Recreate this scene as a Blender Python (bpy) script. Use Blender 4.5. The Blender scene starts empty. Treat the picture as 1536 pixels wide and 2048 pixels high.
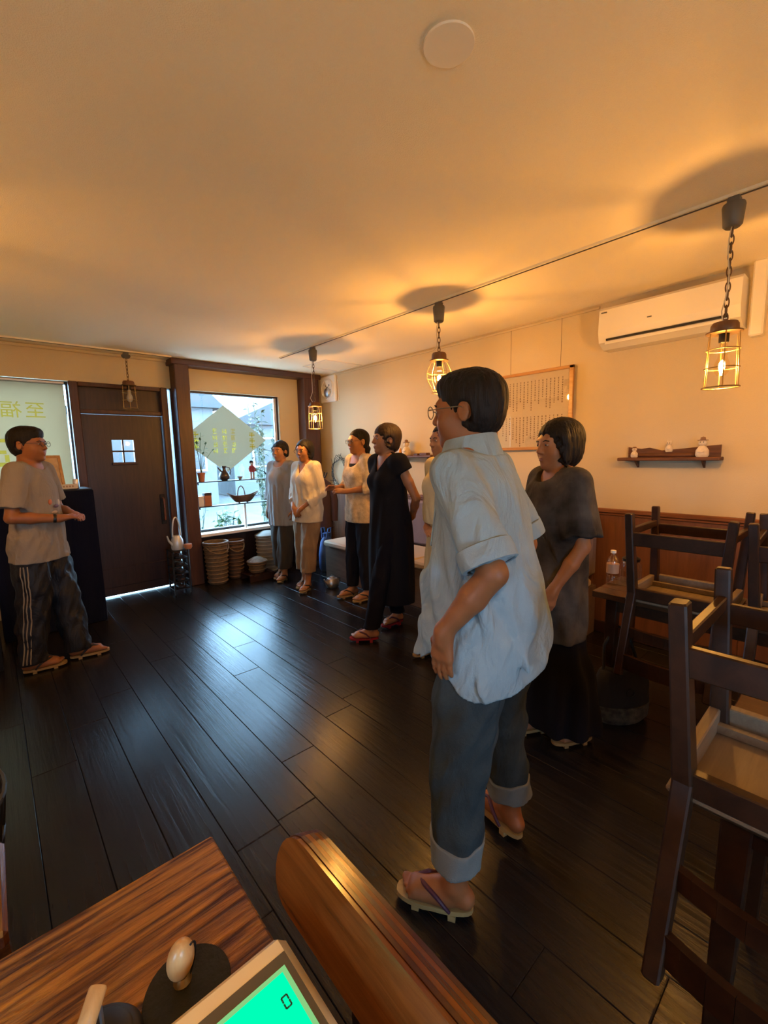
import bpy, math, random
import numpy as np
from mathutils import Vector, Matrix

random.seed(7)
SC = bpy.context.scene
COL = SC.collection
PI = math.pi

# ------------------------------------------------------------------ camera
def setup_camera():
    yaw, pitch, roll = math.radians(41.637), math.radians(-7.55), math.radians(-1.273)
    f = Vector((math.sin(yaw)*math.cos(pitch), math.cos(yaw)*math.cos(pitch), math.sin(pitch)))
    r = Vector((math.cos(yaw), -math.sin(yaw), 0))
    u = r.cross(f)
    r2 = r*math.cos(roll) + u*math.sin(roll)
    u2 = -r*math.sin(roll) + u*math.cos(roll)
    cd = bpy.data.cameras.new('camera')
    cd.sensor_fit = 'VERTICAL'
    cd.sensor_height = 36.0
    cd.lens = 880.6/2048*36.0
    cd.clip_start = 0.02
    co = bpy.data.objects.new('camera', cd)
    COL.objects.link(co)
    m = Matrix((r2, u2, -f)).transposed().to_4x4()
    m.translation = Vector((0, 0, 1.40))
    co.matrix_world = m
    SC.camera = co
setup_camera()

# ------------------------------------------------------------------ world, light, exposure
WORLD_STRENGTH = 25.0
LAMP_STRENGTH = 2550.0
w = bpy.data.worlds.new('world')
SC.world = w
w.use_nodes = True
bg = w.node_tree.nodes['Background']
bg.inputs[0].default_value = (0.36, 0.67, 1.0, 1)
bg.inputs[1].default_value = WORLD_STRENGTH

def portal(loc, sx, sz, rx=-PI/2, ry=0):
    ld = bpy.data.lights.new('window_portal', 'AREA')
    ld.shape = 'RECTANGLE'; ld.size = sx; ld.size_y = sz
    ld.cycles.is_portal = True
    lo = bpy.data.objects.new('window_portal', ld)
    COL.objects.link(lo)
    lo.location = loc
    lo.rotation_euler = (rx, ry, 0)         # shines into the room
portal((2.24, 5.24, 1.34), 1.2, 1.7)
portal((-0.35, 5.24, 1.45), 2.0, 1.5)
portal((0.0, -2.36, 1.2), 0.9, 0.7, PI/2)
portal((-1.90, -0.1, 1.05), 0.5, 0.6, 0, -PI/2)

vs = SC.view_settings
vs.view_transform = 'Standard'
vs.look = 'None'
vs.exposure = 0.5
vs.gamma = 1.0
vs.use_curve_mapping = False
SC.cycles.use_denoising = True
SC.cycles.max_bounces = 8
SC.cycles.diffuse_bounces = 5
SC.cycles.transparent_max_bounces = 16
SC.cycles.caustics_reflective = False
SC.cycles.caustics_refractive = False
SC.cycles.sample_clamp_indirect = 6.0

# ------------------------------------------------------------------ materials
def mat(name, col, rough=0.6, metal=0.0, spec=0.5, var=None, bump=None, coat=0.0, crease=0.0, coords='Object'):
    """var=(scale, amount[, stretch xyz]) mottles the colour, bump=(scale, strength[, stretch xyz]) adds relief"""
    m = bpy.data.materials.new(name)
    m.use_nodes = True
    nt = m.node_tree
    b = nt.nodes['Principled BSDF']
    b.inputs['Base Color'].default_value = (*col, 1)
    b.inputs['Roughness'].default_value = rough
    b.inputs['Metallic'].default_value = metal
    b.inputs['Specular IOR Level'].default_value = spec
    if coat: b.inputs['Coat Weight'].default_value = coat; b.inputs['Coat Roughness'].default_value = 0.12
    if var or bump or crease:
        tc = nt.nodes.new('ShaderNodeTexCoord')
    def noise(spec_, detail=4):
        mp = nt.nodes.new('ShaderNodeMapping')
        if len(spec_) > 2: mp.inputs['Scale'].default_value = spec_[2]
        nt.links.new(tc.outputs[coords], mp.inputs[0])
        n = nt.nodes.new('ShaderNodeTexNoise')
        n.inputs['Scale'].default_value = spec_[0]
        n.inputs['Detail'].default_value = detail
        nt.links.new(mp.outputs[0], n.inputs['Vector'])
        return n
    if var:
        n = noise(var)
        mx = nt.nodes.new('ShaderNodeMix'); mx.data_type = 'RGBA'
        a = var[1]
        mx.inputs[6].default_value = (*[max(0, c*(1-a)) for c in col], 1)
        mx.inputs[7].default_value = (*[min(1, c*(1+a)) for c in col], 1)
        cr = nt.nodes.new('ShaderNodeMapRange')
        cr.inputs[1].default_value = 0.3; cr.inputs[2].default_value = 0.7
        nt.links.new(n.outputs[0], cr.inputs[0])
        nt.links.new(cr.outputs[0], mx.inputs[0])
        nt.links.new(mx.outputs[2], b.inputs['Base Color'])
    if bump:
        n = noise(bump)
        bp = nt.nodes.new('ShaderNodeBump')
        bp.inputs['Strength'].default_value = bump[1]
        bp.inputs['Distance'].default_value = 0.01
        nt.links.new(n.outputs[0], bp.inputs['Height'])
        nt.links.new(bp.outputs[0], b.inputs['Normal'])
    if crease:                       # broad soft creases of worn cloth
        n = noise((9.0, 0, (1, 1, .55)), 3)
        n.inputs['Distortion'].default_value = 1.4
        b2 = nt.nodes.new('ShaderNodeBump')
        b2.inputs['Strength'].default_value = crease
        b2.inputs['Distance'].default_value = 0.035
        nt.links.new(n.outputs[0], b2.inputs['Height'])
        if bump: nt.links.new(bp.outputs[0], b2.inputs['Normal'])
        nt.links.new(b2.outputs[0], b.inputs['Normal'])
    return m

def wood(name, c1, c2, rough=0.4, scale=(1, 14, 14), nscale=3.0, bump=0.25, spec=0.5, coat=0.0, coords='Object', dist=0.004, lo=0.32, hi=0.68):
    """grain runs along the axis whose scale is 1"""
    m = bpy.data.materials.new(name)
    m.use_nodes = True
    nt = m.node_tree
    b = nt.nodes['Principled BSDF']
    b.inputs['Roughness'].default_value = rough
    b.inputs['Specular IOR Level'].default_value = spec
    if coat: b.inputs['Coat Weight'].default_value = coat; b.inputs['Coat Roughness'].default_value = 0.15
    tc = nt.nodes.new('ShaderNodeTexCoord')
    mp = nt.nodes.new('ShaderNodeMapping')
    mp.inputs['Scale'].default_value = scale
    nt.links.new(tc.outputs[coords], mp.inputs[0])
    n = nt.nodes.new('ShaderNodeTexNoise')
    n.inputs['Scale'].default_value = nscale
    n.inputs['Detail'].default_value = 6
    n.inputs['Roughness'].default_value = 0.65
    n.inputs['Distortion'].default_value = 0.6
    nt.links.new(mp.outputs[0], n.inputs['Vector'])
    cr = nt.nodes.new('ShaderNodeValToRGB')
    cr.color_ramp.elements[0].position = lo; cr.color_ramp.elements[0].color = (*c1, 1)
    cr.color_ramp.elements[1].position = hi; cr.color_ramp.elements[1].color = (*c2, 1)
    nt.links.new(n.outputs[0], cr.inputs[0])
    nt.links.new(cr.outputs[0], b.inputs['Base Color'])
    bp = nt.nodes.new('ShaderNodeBump')
    bp.inputs['Strength'].default_value = bump
    bp.inputs['Distance'].default_value = dist
    nt.links.new(n.outputs[0], bp.inputs['Height'])
    nt.links.new(bp.outputs[0], b.inputs['Normal'])
    return m

def emis(name, col, strength):
    m = bpy.data.materials.new(name)
    m.use_nodes = True
    nt = m.node_tree
    nt.nodes.remove(nt.nodes['Principled BSDF'])
    e = nt.nodes.new('ShaderNodeEmission')
    e.inputs[0].default_value = (*col, 1)
    e.inputs[1].default_value = strength
    nt.links.new(e.outputs[0], nt.nodes['Material Output'].inputs[0])
    return m

def thin_glass(name, tint=(1, 1, 1), gloss=0.08, rough=0.02):
    """a thin clear pane: mostly lets light straight through, with a faint mirror"""
    m = bpy.data.materials.new(name)
    m.use_nodes = True
    nt = m.node_tree
    nt.nodes.remove(nt.nodes['Principled BSDF'])
    t = nt.nodes.new('ShaderNodeBsdfTransparent'); t.inputs[0].default_value = (*tint, 1)
    g = nt.nodes.new('ShaderNodeBsdfGlossy'); g.inputs['Roughness'].default_value = rough
    x = nt.nodes.new('ShaderNodeMixShader'); x.inputs[0].default_value = gloss
    nt.links.new(t.outputs[0], x.inputs[1]); nt.links.new(g.outputs[0], x.inputs[2])
    nt.links.new(x.outputs[0], nt.nodes['Material Output'].inputs[0])
    return m

def tinted_film(name, tint, col, mixf):
    """coloured see-through film: tints what glows behind it, with a little surface colour"""
    m = bpy.data.materials.new(name)
    m.use_nodes = True
    nt = m.node_tree
    nt.nodes.remove(nt.nodes['Principled BSDF'])
    t = nt.nodes.new('ShaderNodeBsdfTransparent'); t.inputs[0].default_value = (*tint, 1)
    d = nt.nodes.new('ShaderNodeBsdfDiffuse'); d.inputs[0].default_value = (*col, 1)
    x = nt.nodes.new('ShaderNodeMixShader'); x.inputs[0].default_value = mixf
    nt.links.new(t.outputs[0], x.inputs[1]); nt.links.new(d.outputs[0], x.inputs[2])
    nt.links.new(x.outputs[0], nt.nodes['Material Output'].inputs[0])
    return m

def translucent(name, col, tcol, mixf=0.5):
    m = bpy.data.materials.new(name)
    m.use_nodes = True
    nt = m.node_tree
    nt.nodes.remove(nt.nodes['Principled BSDF'])
    d = nt.nodes.new('ShaderNodeBsdfDiffuse'); d.inputs[0].default_value = (*col, 1)
    t = nt.nodes.new('ShaderNodeBsdfTranslucent'); t.inputs[0].default_value = (*tcol, 1)
    x = nt.nodes.new('ShaderNodeMixShader'); x.inputs[0].default_value = mixf
    nt.links.new(d.outputs[0], x.inputs[1]); nt.links.new(t.outputs[0], x.inputs[2])
    nt.links.new(x.outputs[0], nt.nodes['Material Output'].inputs[0])
    return m

M = {}
M['cream_wall'] = mat('cream_wallpaper', (0.58, 0.475, 0.31), 0.85, spec=0.2, bump=(220, 0.25), var=(1.2, 0.03))
M['ceiling'] = mat('ceiling_paper', (0.90, 0.815, 0.64), 0.9, spec=0.2, bump=(260, 0.35), var=(0.8, 0.02))
M['plank'] = wood('black_floor_plank', (0.006, 0.0055, 0.006), (0.016, 0.014, 0.014), 0.25, (14, 1, 14), 4.0, 0.5, spec=0.30, dist=0.0024)
M['subfloor'] = mat('subfloor', (0.004, 0.004, 0.004), 0.7)
M['dark_wood'] = wood('dark_stained_wood', (0.0176, 0.0072, 0.0056), (0.0400, 0.0160, 0.0112), 0.4, (14, 14, 1), 3.0, 0.15)
M['post_wood'] = wood('red_brown_post', (0.0375, 0.0128, 0.0075), (0.0750, 0.0270, 0.0150), 0.45, (14, 14, 1), 3.0, 0.2)
M['beam_wood'] = wood('red_brown_beam', (0.0375, 0.0128, 0.0075), (0.0750, 0.0270, 0.0150), 0.45, (1, 14, 14), 3.0, 0.2)
M['wainscot'] = wood('wainscot_wood', (0.105, 0.037, 0.014), (0.18, 0.066, 0.024), 0.45, (10, 10, 1), 2.5, 0.12)
M['rail_wood'] = wood('rail_wood', (0.12, 0.042, 0.014), (0.22, 0.08, 0.028), 0.35, (14, 1, 14), 3.0, 0.15)
M['chair_wood'] = wood('chair_wood', (0.018, 0.0072, 0.0028), (0.042, 0.0165, 0.0065), 0.38, (9, 9, 9), 2.0, 0.12, spec=0.3)
M['seat_wood'] = wood('seat_underside', (0.1320, 0.0900, 0.0540), (0.1980, 0.1440, 0.0900), 0.6, (14, 1, 14), 3.0, 0.2)
M['table_wood'] = wood('table_wood', (0.0450, 0.0170, 0.0060), (0.0850, 0.0340, 0.0120), 0.28, (14, 1, 14), 3.0, 0.15)
M['counter_wood'] = wood('rough_cedar', (0.065, 0.019, 0.002), (0.46, 0.205, 0.030), 0.48, (1.3, 20, 20), 3.0, 1.0, spec=0.25, dist=0.014, lo=.40, hi=.62)
M['arm_wood'] = wood('varnished_board', (0.085, 0.024, 0.004), (0.18, 0.060, 0.011), 0.20, (16, 1, 16), 3.0, 0.25, coat=0.4)
M['arm_wood_dark'] = wood('varnished_board_dark', (0.04, 0.010, 0.002), (0.07, 0.02, 0.005), 0.25, (16, 1, 16), 3.0, 0.25, coat=0.4)
M['black_plastic'] = mat('black_plastic', (0.012, 0.012, 0.013), 0.4)
M['iron'] = mat('black_iron', (0.02, 0.019, 0.018), 0.55, 0.6)
M['brass_wire'] = mat('aged_brass_wire', (0.42, 0.30, 0.14), 0.38, 0.9)
M['chain'] = mat('bronze_chain', (0.13, 0.085, 0.05), 0.4, 0.85)
M['grey_cap'] = mat('grey_plastic_plug', (0.10, 0.095, 0.085), 0.5)
M['lamp_cap'] = wood('lamp_cap_wood', (0.09, 0.035, 0.015), (0.16, 0.07, 0.03), 0.5, (10, 10, 1), 4.0, 0.2)
M['white_plastic'] = mat('white_plastic', (0.78, 0.74, 0.66), 0.4)
M['navy_cloth'] = mat('navy_cloth', (0.006, 0.008, 0.020), 0.9, spec=0.1, bump=(60, 0.3, (1, 1, 0.1)))
M['glass'] = thin_glass('window_glass')
M['clear_glass'] = thin_glass('clear_glass', (0.97, 0.95, 0.9), 0.12)
M['alu'] = mat('aluminium', (0.55, 0.56, 0.58), 0.35, 0.9)
M['terracotta'] = mat('terracotta', (0.42, 0.16, 0.07), 0.8, var=(8, 0.15))
M['leaf'] = mat('leaf_green', (0.012, 0.032, 0.009), 0.5, var=(12, 0.3))
M['pot_leaf'] = mat('pot_leaf', (0.05, 0.10, 0.04), 0.5, var=(12, 0.3))
M['leaf_light'] = mat('leaf_bright', (0.03, 0.075, 0.008), 0.5, var=(12, 0.3))
M['wicker'] = wood('wicker', (0.10, 0.062, 0.03), (0.22, 0.15, 0.08), 0.7, (10, 10, 40), 3.0, 0.8)
M['wicker_dark'] = wood('wicker_brown', (0.07, 0.034, 0.016), (0.15, 0.08, 0.038), 0.7, (10, 10, 40), 3.0, 0.8)

# ------------------------------------------------------------------ mesh building
class MB:
    def __init__(s): s.v = []; s.f = []
    def add(s, vs_, fs):
        o = len(s.v)
        s.v += [tuple(v) for v in vs_]
        s.f += [tuple(i+o for i in f) for f in fs]
        return s
    def box(s, lo, hi, R=None, c=None, bev=0.0):
        x0, y0, z0 = lo; x1, y1, z1 = hi
        if bev <= 0:
            vs_ = [(x0,y0,z0),(x1,y0,z0),(x1,y1,z0),(x0,y1,z0),(x0,y0,z1),(x1,y0,z1),(x1,y1,z1),(x0,y1,z1)]
            fs = [(0,3,2,1),(4,5,6,7),(0,1,5,4),(1,2,6,5),(2,3,7,6),(3,0,4,7)]
        else:
            b = min(bev, abs(x1-x0)/2.01, abs(y1-y0)/2.01, abs(z1-z0)/2.01)
            def ring(z, i):
                return [(x0+i,y0+b+0*i,z),(x0+b,y0+i,z),(x1-b,y0+i,z),(x1-i,y0+b,z),(x1-i,y1-b,z),(x1-b,y1-i,z),(x0+b,y1-i,z),(x0+i,y1-b,z)]
            def inner(z): return [(x0+b,y0+b,z)]*2+[(x1-b,y0+b,z)]*2+[(x1-b,y1-b,z)]*2+[(x0+b,y1-b,z)]*2
            def rr(z, k):
                return [(x0+k,y0+b,z),(x0+b,y0+k,z),(x1-b,y0+k,z),(x1-k,y0+b,z),(x1-k,y1-b,z),(x1-b,y1-k,z),(x0+b,y1-k,z),(x0+k,y1-b,z)]
            r0 = rr(z0, b*0.999); r1 = rr(z0+b, 0); r2 = rr(z1-b, 0); r3 = rr(z1, b*0.999)
            vs_ = r0+r1+r2+r3
            fs = [tuple(range(7,-1,-1)), tuple(range(24,32))]
            for k in range(3):
                for i in range(8):
                    j = (i+1) % 8
                    fs.append((k*8+i, k*8+j, k*8+8+j, k*8+8+i))
        if R is not None:
            c = Vector(c) if c is not None else Vector(((x0+x1)/2,(y0+y1)/2,(z0+z1)/2))
            vs_ = [c + R @ (Vector(v)-c) for v in vs_]
        return s.add(vs_, fs)
    def bar(s, a, b, w, h, up=(0,0,1), bev=0.0, w2=None, h2=None):
        """rectangular bar from a to b; w across, h along up; w2,h2 at the far end"""
        a = Vector(a); b = Vector(b); d = (b-a).normalized()
        u = Vector(up); sx = d.cross(u)
        if sx.length < 1e-6: u = Vector((1,0,0)); sx = d.cross(u)
        sx.normalize(); u = sx.cross(d).normalized()
        w2 = w if w2 is None else w2; h2 = h if h2 is None else h2
        vs_ = []
        if bev <= 0:
            for p, ww, hh in ((a,w,h),(b,w2,h2)):
                for i, j in ((-1,-1),(1,-1),(1,1),(-1,1)): vs_.append(p+sx*(i*ww/2)+u*(j*hh/2))
            return s.add(vs_, [(0,1,2,3)[::-1],(4,5,6,7),(0,1,5,4),(1,2,6,5),(2,3,7,6),(3,0,4,7)])
        def oct_(p, ww, hh, ins):
            x, y, q = ww/2-ins, hh/2-ins, bev
            q = min(q, x*0.9, y*0.9)
            pts = [(-x,-y+q),(-x+q,-y),(x-q,-y),(x,-y+q),(x,y-q),(x-q,y),(-x+q,y),(-x,y-q)]
            return [p+sx*i+u*j for i, j in pts]
        L = (b-a).length; e = min(bev, L*0.2)
        vs_ = oct_(a,w,h,bev*0.7)+oct_(a+d*e,w,h,0)+oct_(b-d*e,w2,h2,0)+oct_(b,w2,h2,bev*0.7)
        fs = [tuple(range(7,-1,-1)), tuple(range(24,32))]
        for k in range(3):
            for i in range(8):
                j = (i+1) % 8
                fs.append((k*8+i, k*8+j, k*8+8+j, k*8+8+i))
        return s.add(vs_, fs)
    def tube(s, pts, r, n=8, caps=True, closed=False):
        pts = [Vector(p) for p in pts]
        m = len(pts)
        rs = r if isinstance(r, (list, tuple)) else [r]*m
        prev = None; vs_ = []
        for i, p in enumerate(pts):
            if closed: t = pts[(i+1) % m]-pts[i-1]
            else: t = pts[min(i+1,m-1)]-pts[max(i-1,0)]
            t.normalize()
            if prev is None:
                up = Vector((0,0,1)) if abs(t.z) < 0.9 else Vector((1,0,0))
                a = t.cross(up).normalized()
            else:
                a = prev - t*prev.dot(t)
                a = a.normalized() if a.length > 1e-6 else t.orthogonal().normalized()
            prev = a; b = t.cross(a)
            for k in range(n):
                an = 2*PI*k/n
                vs_.append(p + (a*math.cos(an)+b*math.sin(an))*rs[i])
        fs = []
        for i in range(m if closed else m-1):
            j = (i+1) % m
            for k in range(n):
                l = (k+1) % n
                fs.append((i*n+k, i*n+l, j*n+l, j*n+k))
        if caps and not closed:
            fs.append(tuple(range(n-1,-1,-1))); fs.append(tuple(range((m-1)*n, m*n)))
        return s.add(vs_, fs)
    def lathe(s, prof, c=(0,0,0), n=24, R=None, sx=1.0, sy=1.0):
        """prof: (radius, z) from bottom to top"""
        vs_ = []; c = Vector(c)
        for r, z in prof:
            for k in range(n):
                an = 2*PI*k/n
                v = Vector((r*sx*math.cos(an), r*sy*math.sin(an), z))
                vs_.append(c + (R @ v if R is not None else v))
        fs = []
        for i in range(len(prof)-1):
            for k in range(n):
                l = (k+1) % n
                fs.append((i*n+k, i*n+l, (i+1)*n+l, (i+1)*n+k))
        if prof[0][0] > 1e-6: fs.append(tuple(range(n-1,-1,-1)))
        if prof[-1][0] > 1e-6: fs.append(tuple(range((len(prof)-1)*n, len(prof)*n)))
        return s.add(vs_, fs)
    def ell(s, c, r, n=16, m=10, R=None):
        prof = [(math.sin(PI*i/m), -math.cos(PI*i/m)) for i in range(m+1)]
        prof[0] = (0.001, -1); prof[-1] = (0.001, 1)
        c = Vector(c); vs_ = []
        for q, z in prof:
            for k in range(n):
                an = 2*PI*k/n
                v = Vector((r[0]*q*math.cos(an), r[1]*q*math.sin(an), r[2]*z))
                vs_.append(c + (R @ v if R is not None else v))
        fs = []
        for i in range(m):
            for k in range(n):
                l = (k+1) % n
                fs.append((i*n+k, i*n+l, (i+1)*n+l, (i+1)*n+k))
        fs.append(tuple(range(n-1,-1,-1))); fs.append(tuple(range(m*n, (m+1)*n)))
        return s.add(vs_, fs)
    def prism(s, poly, z0, z1, axis='z', bev=0.0):
        """extrude a closed polygon (2-D) along an axis; axis 'x': poly is (y,z), 'y': (x,z), 'z': (x,y)"""
        def P(p, h):
            return {'z': (p[0],p[1],h), 'y': (p[0],h,p[1]), 'x': (h,p[0],p[1])}[axis]
        n = len(poly)
        vs_ = [P(p, z0) for p in poly]+[P(p, z1) for p in poly]
        fs = [tuple(range(n-1,-1,-1)), tuple(range(n, 2*n))]
        for i in range(n):
            j = (i+1) % n
            fs.append((i, j, n+j, n+i))
        return s.add(vs_, fs)
    def build(s, name, m, parent=None, smooth=False, mw=None, sharp=40):
        me = bpy.data.meshes.new(name)
        me.from_pydata(s.v, [], s.f)
        me.validate()
        import bmesh
        bm = bmesh.new(); bm.from_mesh(me)
        bmesh.ops.recalc_face_normals(bm, faces=bm.faces)
        bm.to_mesh(me); bm.free()
        if smooth:
            me.polygons.foreach_set('use_smooth', [True]*len(me.polygons))
            try: me.set_sharp_from_angle(angle=math.radians(sharp))
            except Exception: pass
        if m is not None: me.materials.append(M[m] if isinstance(m, str) else m)
        return link(name, me, parent, mw)

def link(name, me, parent=None, mw=None):
    o = bpy.data.objects.new(name, me)
    COL.objects.link(o)
    if parent is not None: o.parent = parent
    if mw is not None: o.matrix_local = mw
    return o

def tag(o, label=None, cat=None, group=None, kind=None):
    if label: o['label'] = label
    if cat: o['category'] = cat
    if group: o['group'] = group
    if kind: o['kind'] = kind
    return o

def thing(name, label, cat, loc=(0,0,0), rz=0.0, group=None):
    o = bpy.data.objects.new(name, None)
    COL.objects.link(o)
    o.empty_display_size = 0.1
    o.location = loc
    o.rotation_euler = (0, 0, rz)
    return tag(o, label, cat, group)

def struct(name, mb, m, parent=None, **k):
    o = mb.build(name, m, parent, **k)
    if parent is None: o['kind'] = 'structure'
    return o

def copy_tree(o, parent=None):
    c = o.copy(); COL.objects.link(c)
    if parent is not None: c.parent = parent
    for ch in list(o.children): copy_tree(ch, c)
    return c

def box(lo, hi, bev=0.0): return MB().box(lo, hi, bev=bev)

def text_mesh(txt, size):
    cu = bpy.data.curves.new('lettering', 'FONT')
    cu.body = txt; cu.size = size; cu.extrude = 0.0006
    cu.align_x = 'CENTER'; cu.align_y = 'CENTER'
    o = bpy.data.objects.new('lettering', cu); COL.objects.link(o)
    dg = bpy.context.evaluated_depsgraph_get()
    me = bpy.data.meshes.new_from_object(o.evaluated_get(dg))
    bpy.data.objects.remove(o)
    return me
# ================================================================== THE ROOM
XR, YW, ZC = 3.40, 5.10, 2.43
XL, YB = -1.75, -2.2

# floor: black varnished boards running towards the window wall
fl = struct('floor', box((XL-.1, YB-.1, -0.14), (XR+.12, YW+0.12, -0.022)), 'subfloor')
PW = 0.1735
pm = MB().box((-PW/2+0.0009, -0.5, -0.022), (PW/2-0.0009, 0.5, 0.0), bev=0.0016)
pl0 = None
x = 0.171 - PW/2 - PW*11
ri = 0
rng = random.Random(3)
while x < XR + PW:
    y = YB - rng.uniform(0, 1.5)
    while y < YW:
        L = rng.choice((1.82, 1.82, 2.4, 1.2))
        y0, y1 = max(y, YB), min(y+L, YW)
        if y1-y0 > 0.05 and x-PW/2 < XR and x+PW/2 > XL:
            if pl0 is None:
                o = pm.build('plank', 'plank', fl); pl0 = o
            else:
                o = pl0.copy(); COL.objects.link(o)
            o.location = (x, (y0+y1)/2, 0)
            o.scale = (1, (y1-y0-0.0012), 1)
            o.rotation_euler = (rng.uniform(-.0006, .0006), rng.uniform(-.003, .003), 0)
        y += L
    x += PW

# ceiling
struct('ceiling', box((XL-.1, YB-.1, ZC), (XR+.12, YW+.12, ZC+.1)), 'ceiling')
# plain walls out of view
wl = MB()
for (y0, y1, z0, z1) in ((YB-.1, -.4, -.12, ZC), (.2, YW+.12, -.12, ZC), (-.4, .2, -.12, .8), (-.4, .2, 1.3, ZC)): wl.box((XL-.1, y0, z0), (XL, y1, z1))
struct('wall_left', wl, 'cream_wall')
w5 = struct('window_5', box((XL-.06, -.38, .82), (XL-.055, .18, 1.28)), 'glass')
MB().box((XL-.08, -.4, .8), (XL-.02, -.38, 1.3)).box((XL-.08, .18, .8), (XL-.02, .2, 1.3)).box((XL-.08, -.38, .8), (XL-.02, .18, .82)).box((XL-.08, -.38, 1.28), (XL-.02, .18, 1.3)).build('window_frame', 'dark_wood', w5)
wb = MB()
for (x0, x1, z0, z1) in ((XL, -.45, -.12, ZC), (.45, XR, -.12, ZC), (-.45, .45, -.12, .85), (-.45, .45, 1.55, ZC)): wb.box((x0, YB-.1, z0), (x1, YB, z1))
struct('wall_back', wb, 'cream_wall')
w4 = struct('window_4', box((-.43, YB-.06, .87), (.43, YB-.055, 1.53)), 'glass')
MB().box((-.45, YB-.08, .85), (-.43, YB-.02, 1.55)).box((.43, YB-.08, .85), (.45, YB-.02, 1.55)).box((-.43, YB-.08, .85), (.43, YB-.02, .87)).box((-.43, YB-.08, 1.53), (.43, YB-.02, 1.55)).build('window_frame', 'dark_wood', w4)

# right wall: paper above, wood panelling below a rail
wr = struct('wall_right', box((XR, YB-.1, -.12), (XR+.12, YW+.12, ZC)), 'cream_wall')
pan = MB().box((XR-.014, -.449, 0.09), (XR, .449, .93), bev=.003)
pobj = None
for i in range(8):
    if pobj is None: o = pobj = pan.build('panel', 'wainscot', wr)
    else: o = pobj.copy(); COL.objects.link(o)
    o.location = (0, YB+.45+.9*i, 0)
struct('trim_1', MB().box((XR-.032, YB, .93), (XR, YW, .962), bev=.006).box((XR-.022, YB, .912), (XR, YW, .93), bev=.004), 'rail_wood')
struct('baseboard_right', box((XR-.022, YB, 0), (XR, YW, .09), bev=.004), 'dark_wood')
struct('trim_2', box((XR-.018, 1.43, 2.395), (XR, YW, 2.415), bev=.004), 'cream_wall')   # picture rail
# ceiling cove strip on the window wall
struct('trim_3', MB().box((XL, YW-.03, 2.40), (1.53, YW, 2.428), bev=.006), 'cream_wall')

# window wall, built of its solid pieces
ww = MB()
def seg(x0, x1, z0, z1): ww.box((x0, YW, z0), (x1, YW+.12, z1))
seg(XL, 1.60, 2.135, ZC)          # above blind window and door
seg(1.60, XR, 2.135, ZC)          # above shop window
seg(XL, -1.30, -.12, 2.135)
seg(-1.30, .60, -.12, .76)        # under blind window
seg(2.80, XR, -.12, 2.135)        # right of shop window
seg(1.68, 2.80, -.12, .55)        # under shop window
struct('wall_window', ww, 'cream_wall')
fr = MB()
fr.box((.628, YW-.04, 0), (.70, YW+.12, 2.135), bev=.006)         # left jamb
fr.box((1.418, YW-.04, 0), (1.483, YW+.12, 2.135), bev=.006)      # right jamb
fr.box((.70, YW-.01, 1.845), (1.418, YW+.10, 1.885), bev=.004)    # head rail
fr.box((.70, YW-.03, 2.095), (1.418, YW+.10, 2.135), bev=.004)
struct('trim_4', fr, 'post_wood')
tr = struct('trim_5', box((.70, YW+.03, 1.885), (1.418, YW+.06, 2.095)), 'dark_wood')     # transom board
# shop window posts and beam
struct('trim_6', box((1.532, YW-.17, 0), (1.676, YW+.12, 2.40), bev=.006), 'post_wood')
struct('trim_7', box((3.075, YW-.17, 0), (3.30, YW, 2.40), bev=.006), 'post_wood')
struct('trim_8', box((1.50, YW-.18, 2.365), (3.33, YW, 2.425), bev=.006), 'beam_wood')

# door with four small panes
d = struct('door_1', MB()
    .box((.704, YW+.02, .016), (.94, YW+.062, 1.84)).box((1.135, YW+.02, .016), (1.415, YW+.062, 1.84))
    .box((.94, YW+.02, .016), (1.135, YW+.062, 1.37)).box((.94, YW+.02, 1.595), (1.135, YW+.062, 1.84)), 'dark_wood')
MB().box((1.030, YW+.025, 1.37), (1.044, YW+.055, 1.595)).box((.94, YW+.025, 1.474), (1.135, YW+.055, 1.490)).build('glazing_bar', 'dark_wood', d)
ledge = MB().box((.925, YW-.004, 1.345), (1.15, YW+.022, 1.372), bev=.003).build('window_ledge', 'post_wood', d)
for (a, b) in ((.94, 1.030), (1.044, 1.135)):
    for (c, e) in ((1.37, 1.474), (1.490, 1.595)):
        box((a, YW+.038, c), (b, YW+.042, e)).build('pane', 'glass', d)
hd = MB().tube([(1.36, YW+.02, .98), (1.36, YW-.035, .97), (1.36, YW-.045, .86), (1.36, YW-.035, .75), (1.36, YW+.02, .74)], .010, 8).build('door_handle', 'rail_wood', d, smooth=True)
MB().box((1.335, YW+.012, .70), (1.385, YW+.022, 1.02), bev=.003).build('handle_plate', 'iron', d)
MB().box((.73, YW+.016, .10), (1.39, YW+.022, .30), bev=.003).build('kick_plate', 'dark_wood', d)

# narrow glazed slit beside the door
ws = struct('window_1', box((1.485, YW+.05, .10), (1.513, YW+.056, 2.135)), 'glass')
MB().box((1.513, YW-.02, 0), (1.534, YW+.10, 2.135)).build('side_stile', 'dark_wood', ws)
MB().box((1.483, YW+.03, 0), (1.534, YW+.09, .10)).build('sill', 'post_wood', ws)

# shop window
w2 = struct('window_2', box((1.70, YW+.06, .57), (2.78, YW+.066, 2.115)), 'glass')
MB().box((1.676, YW+.03, .55), (1.70, YW+.09, 2.135)).box((2.775, YW+.03, .55), (2.80, YW+.09, 2.135)).box((1.70, YW+.03, 2.112), (2.775, YW+.09, 2.135)).box((1.70, YW+.03, .55), (2.775, YW+.09, .575)).build('window_frame', 'black_plastic', w2)
MB().box((1.676, YW-.14, .515), (2.80, YW+.03, .55), bev=.005).build('window_sill', 'white_plastic', w2)
MB().box((2.735, YW+.012, .575), (2.765, YW+.03, 2.112)).build('side_track', 'alu', w2)

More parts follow.
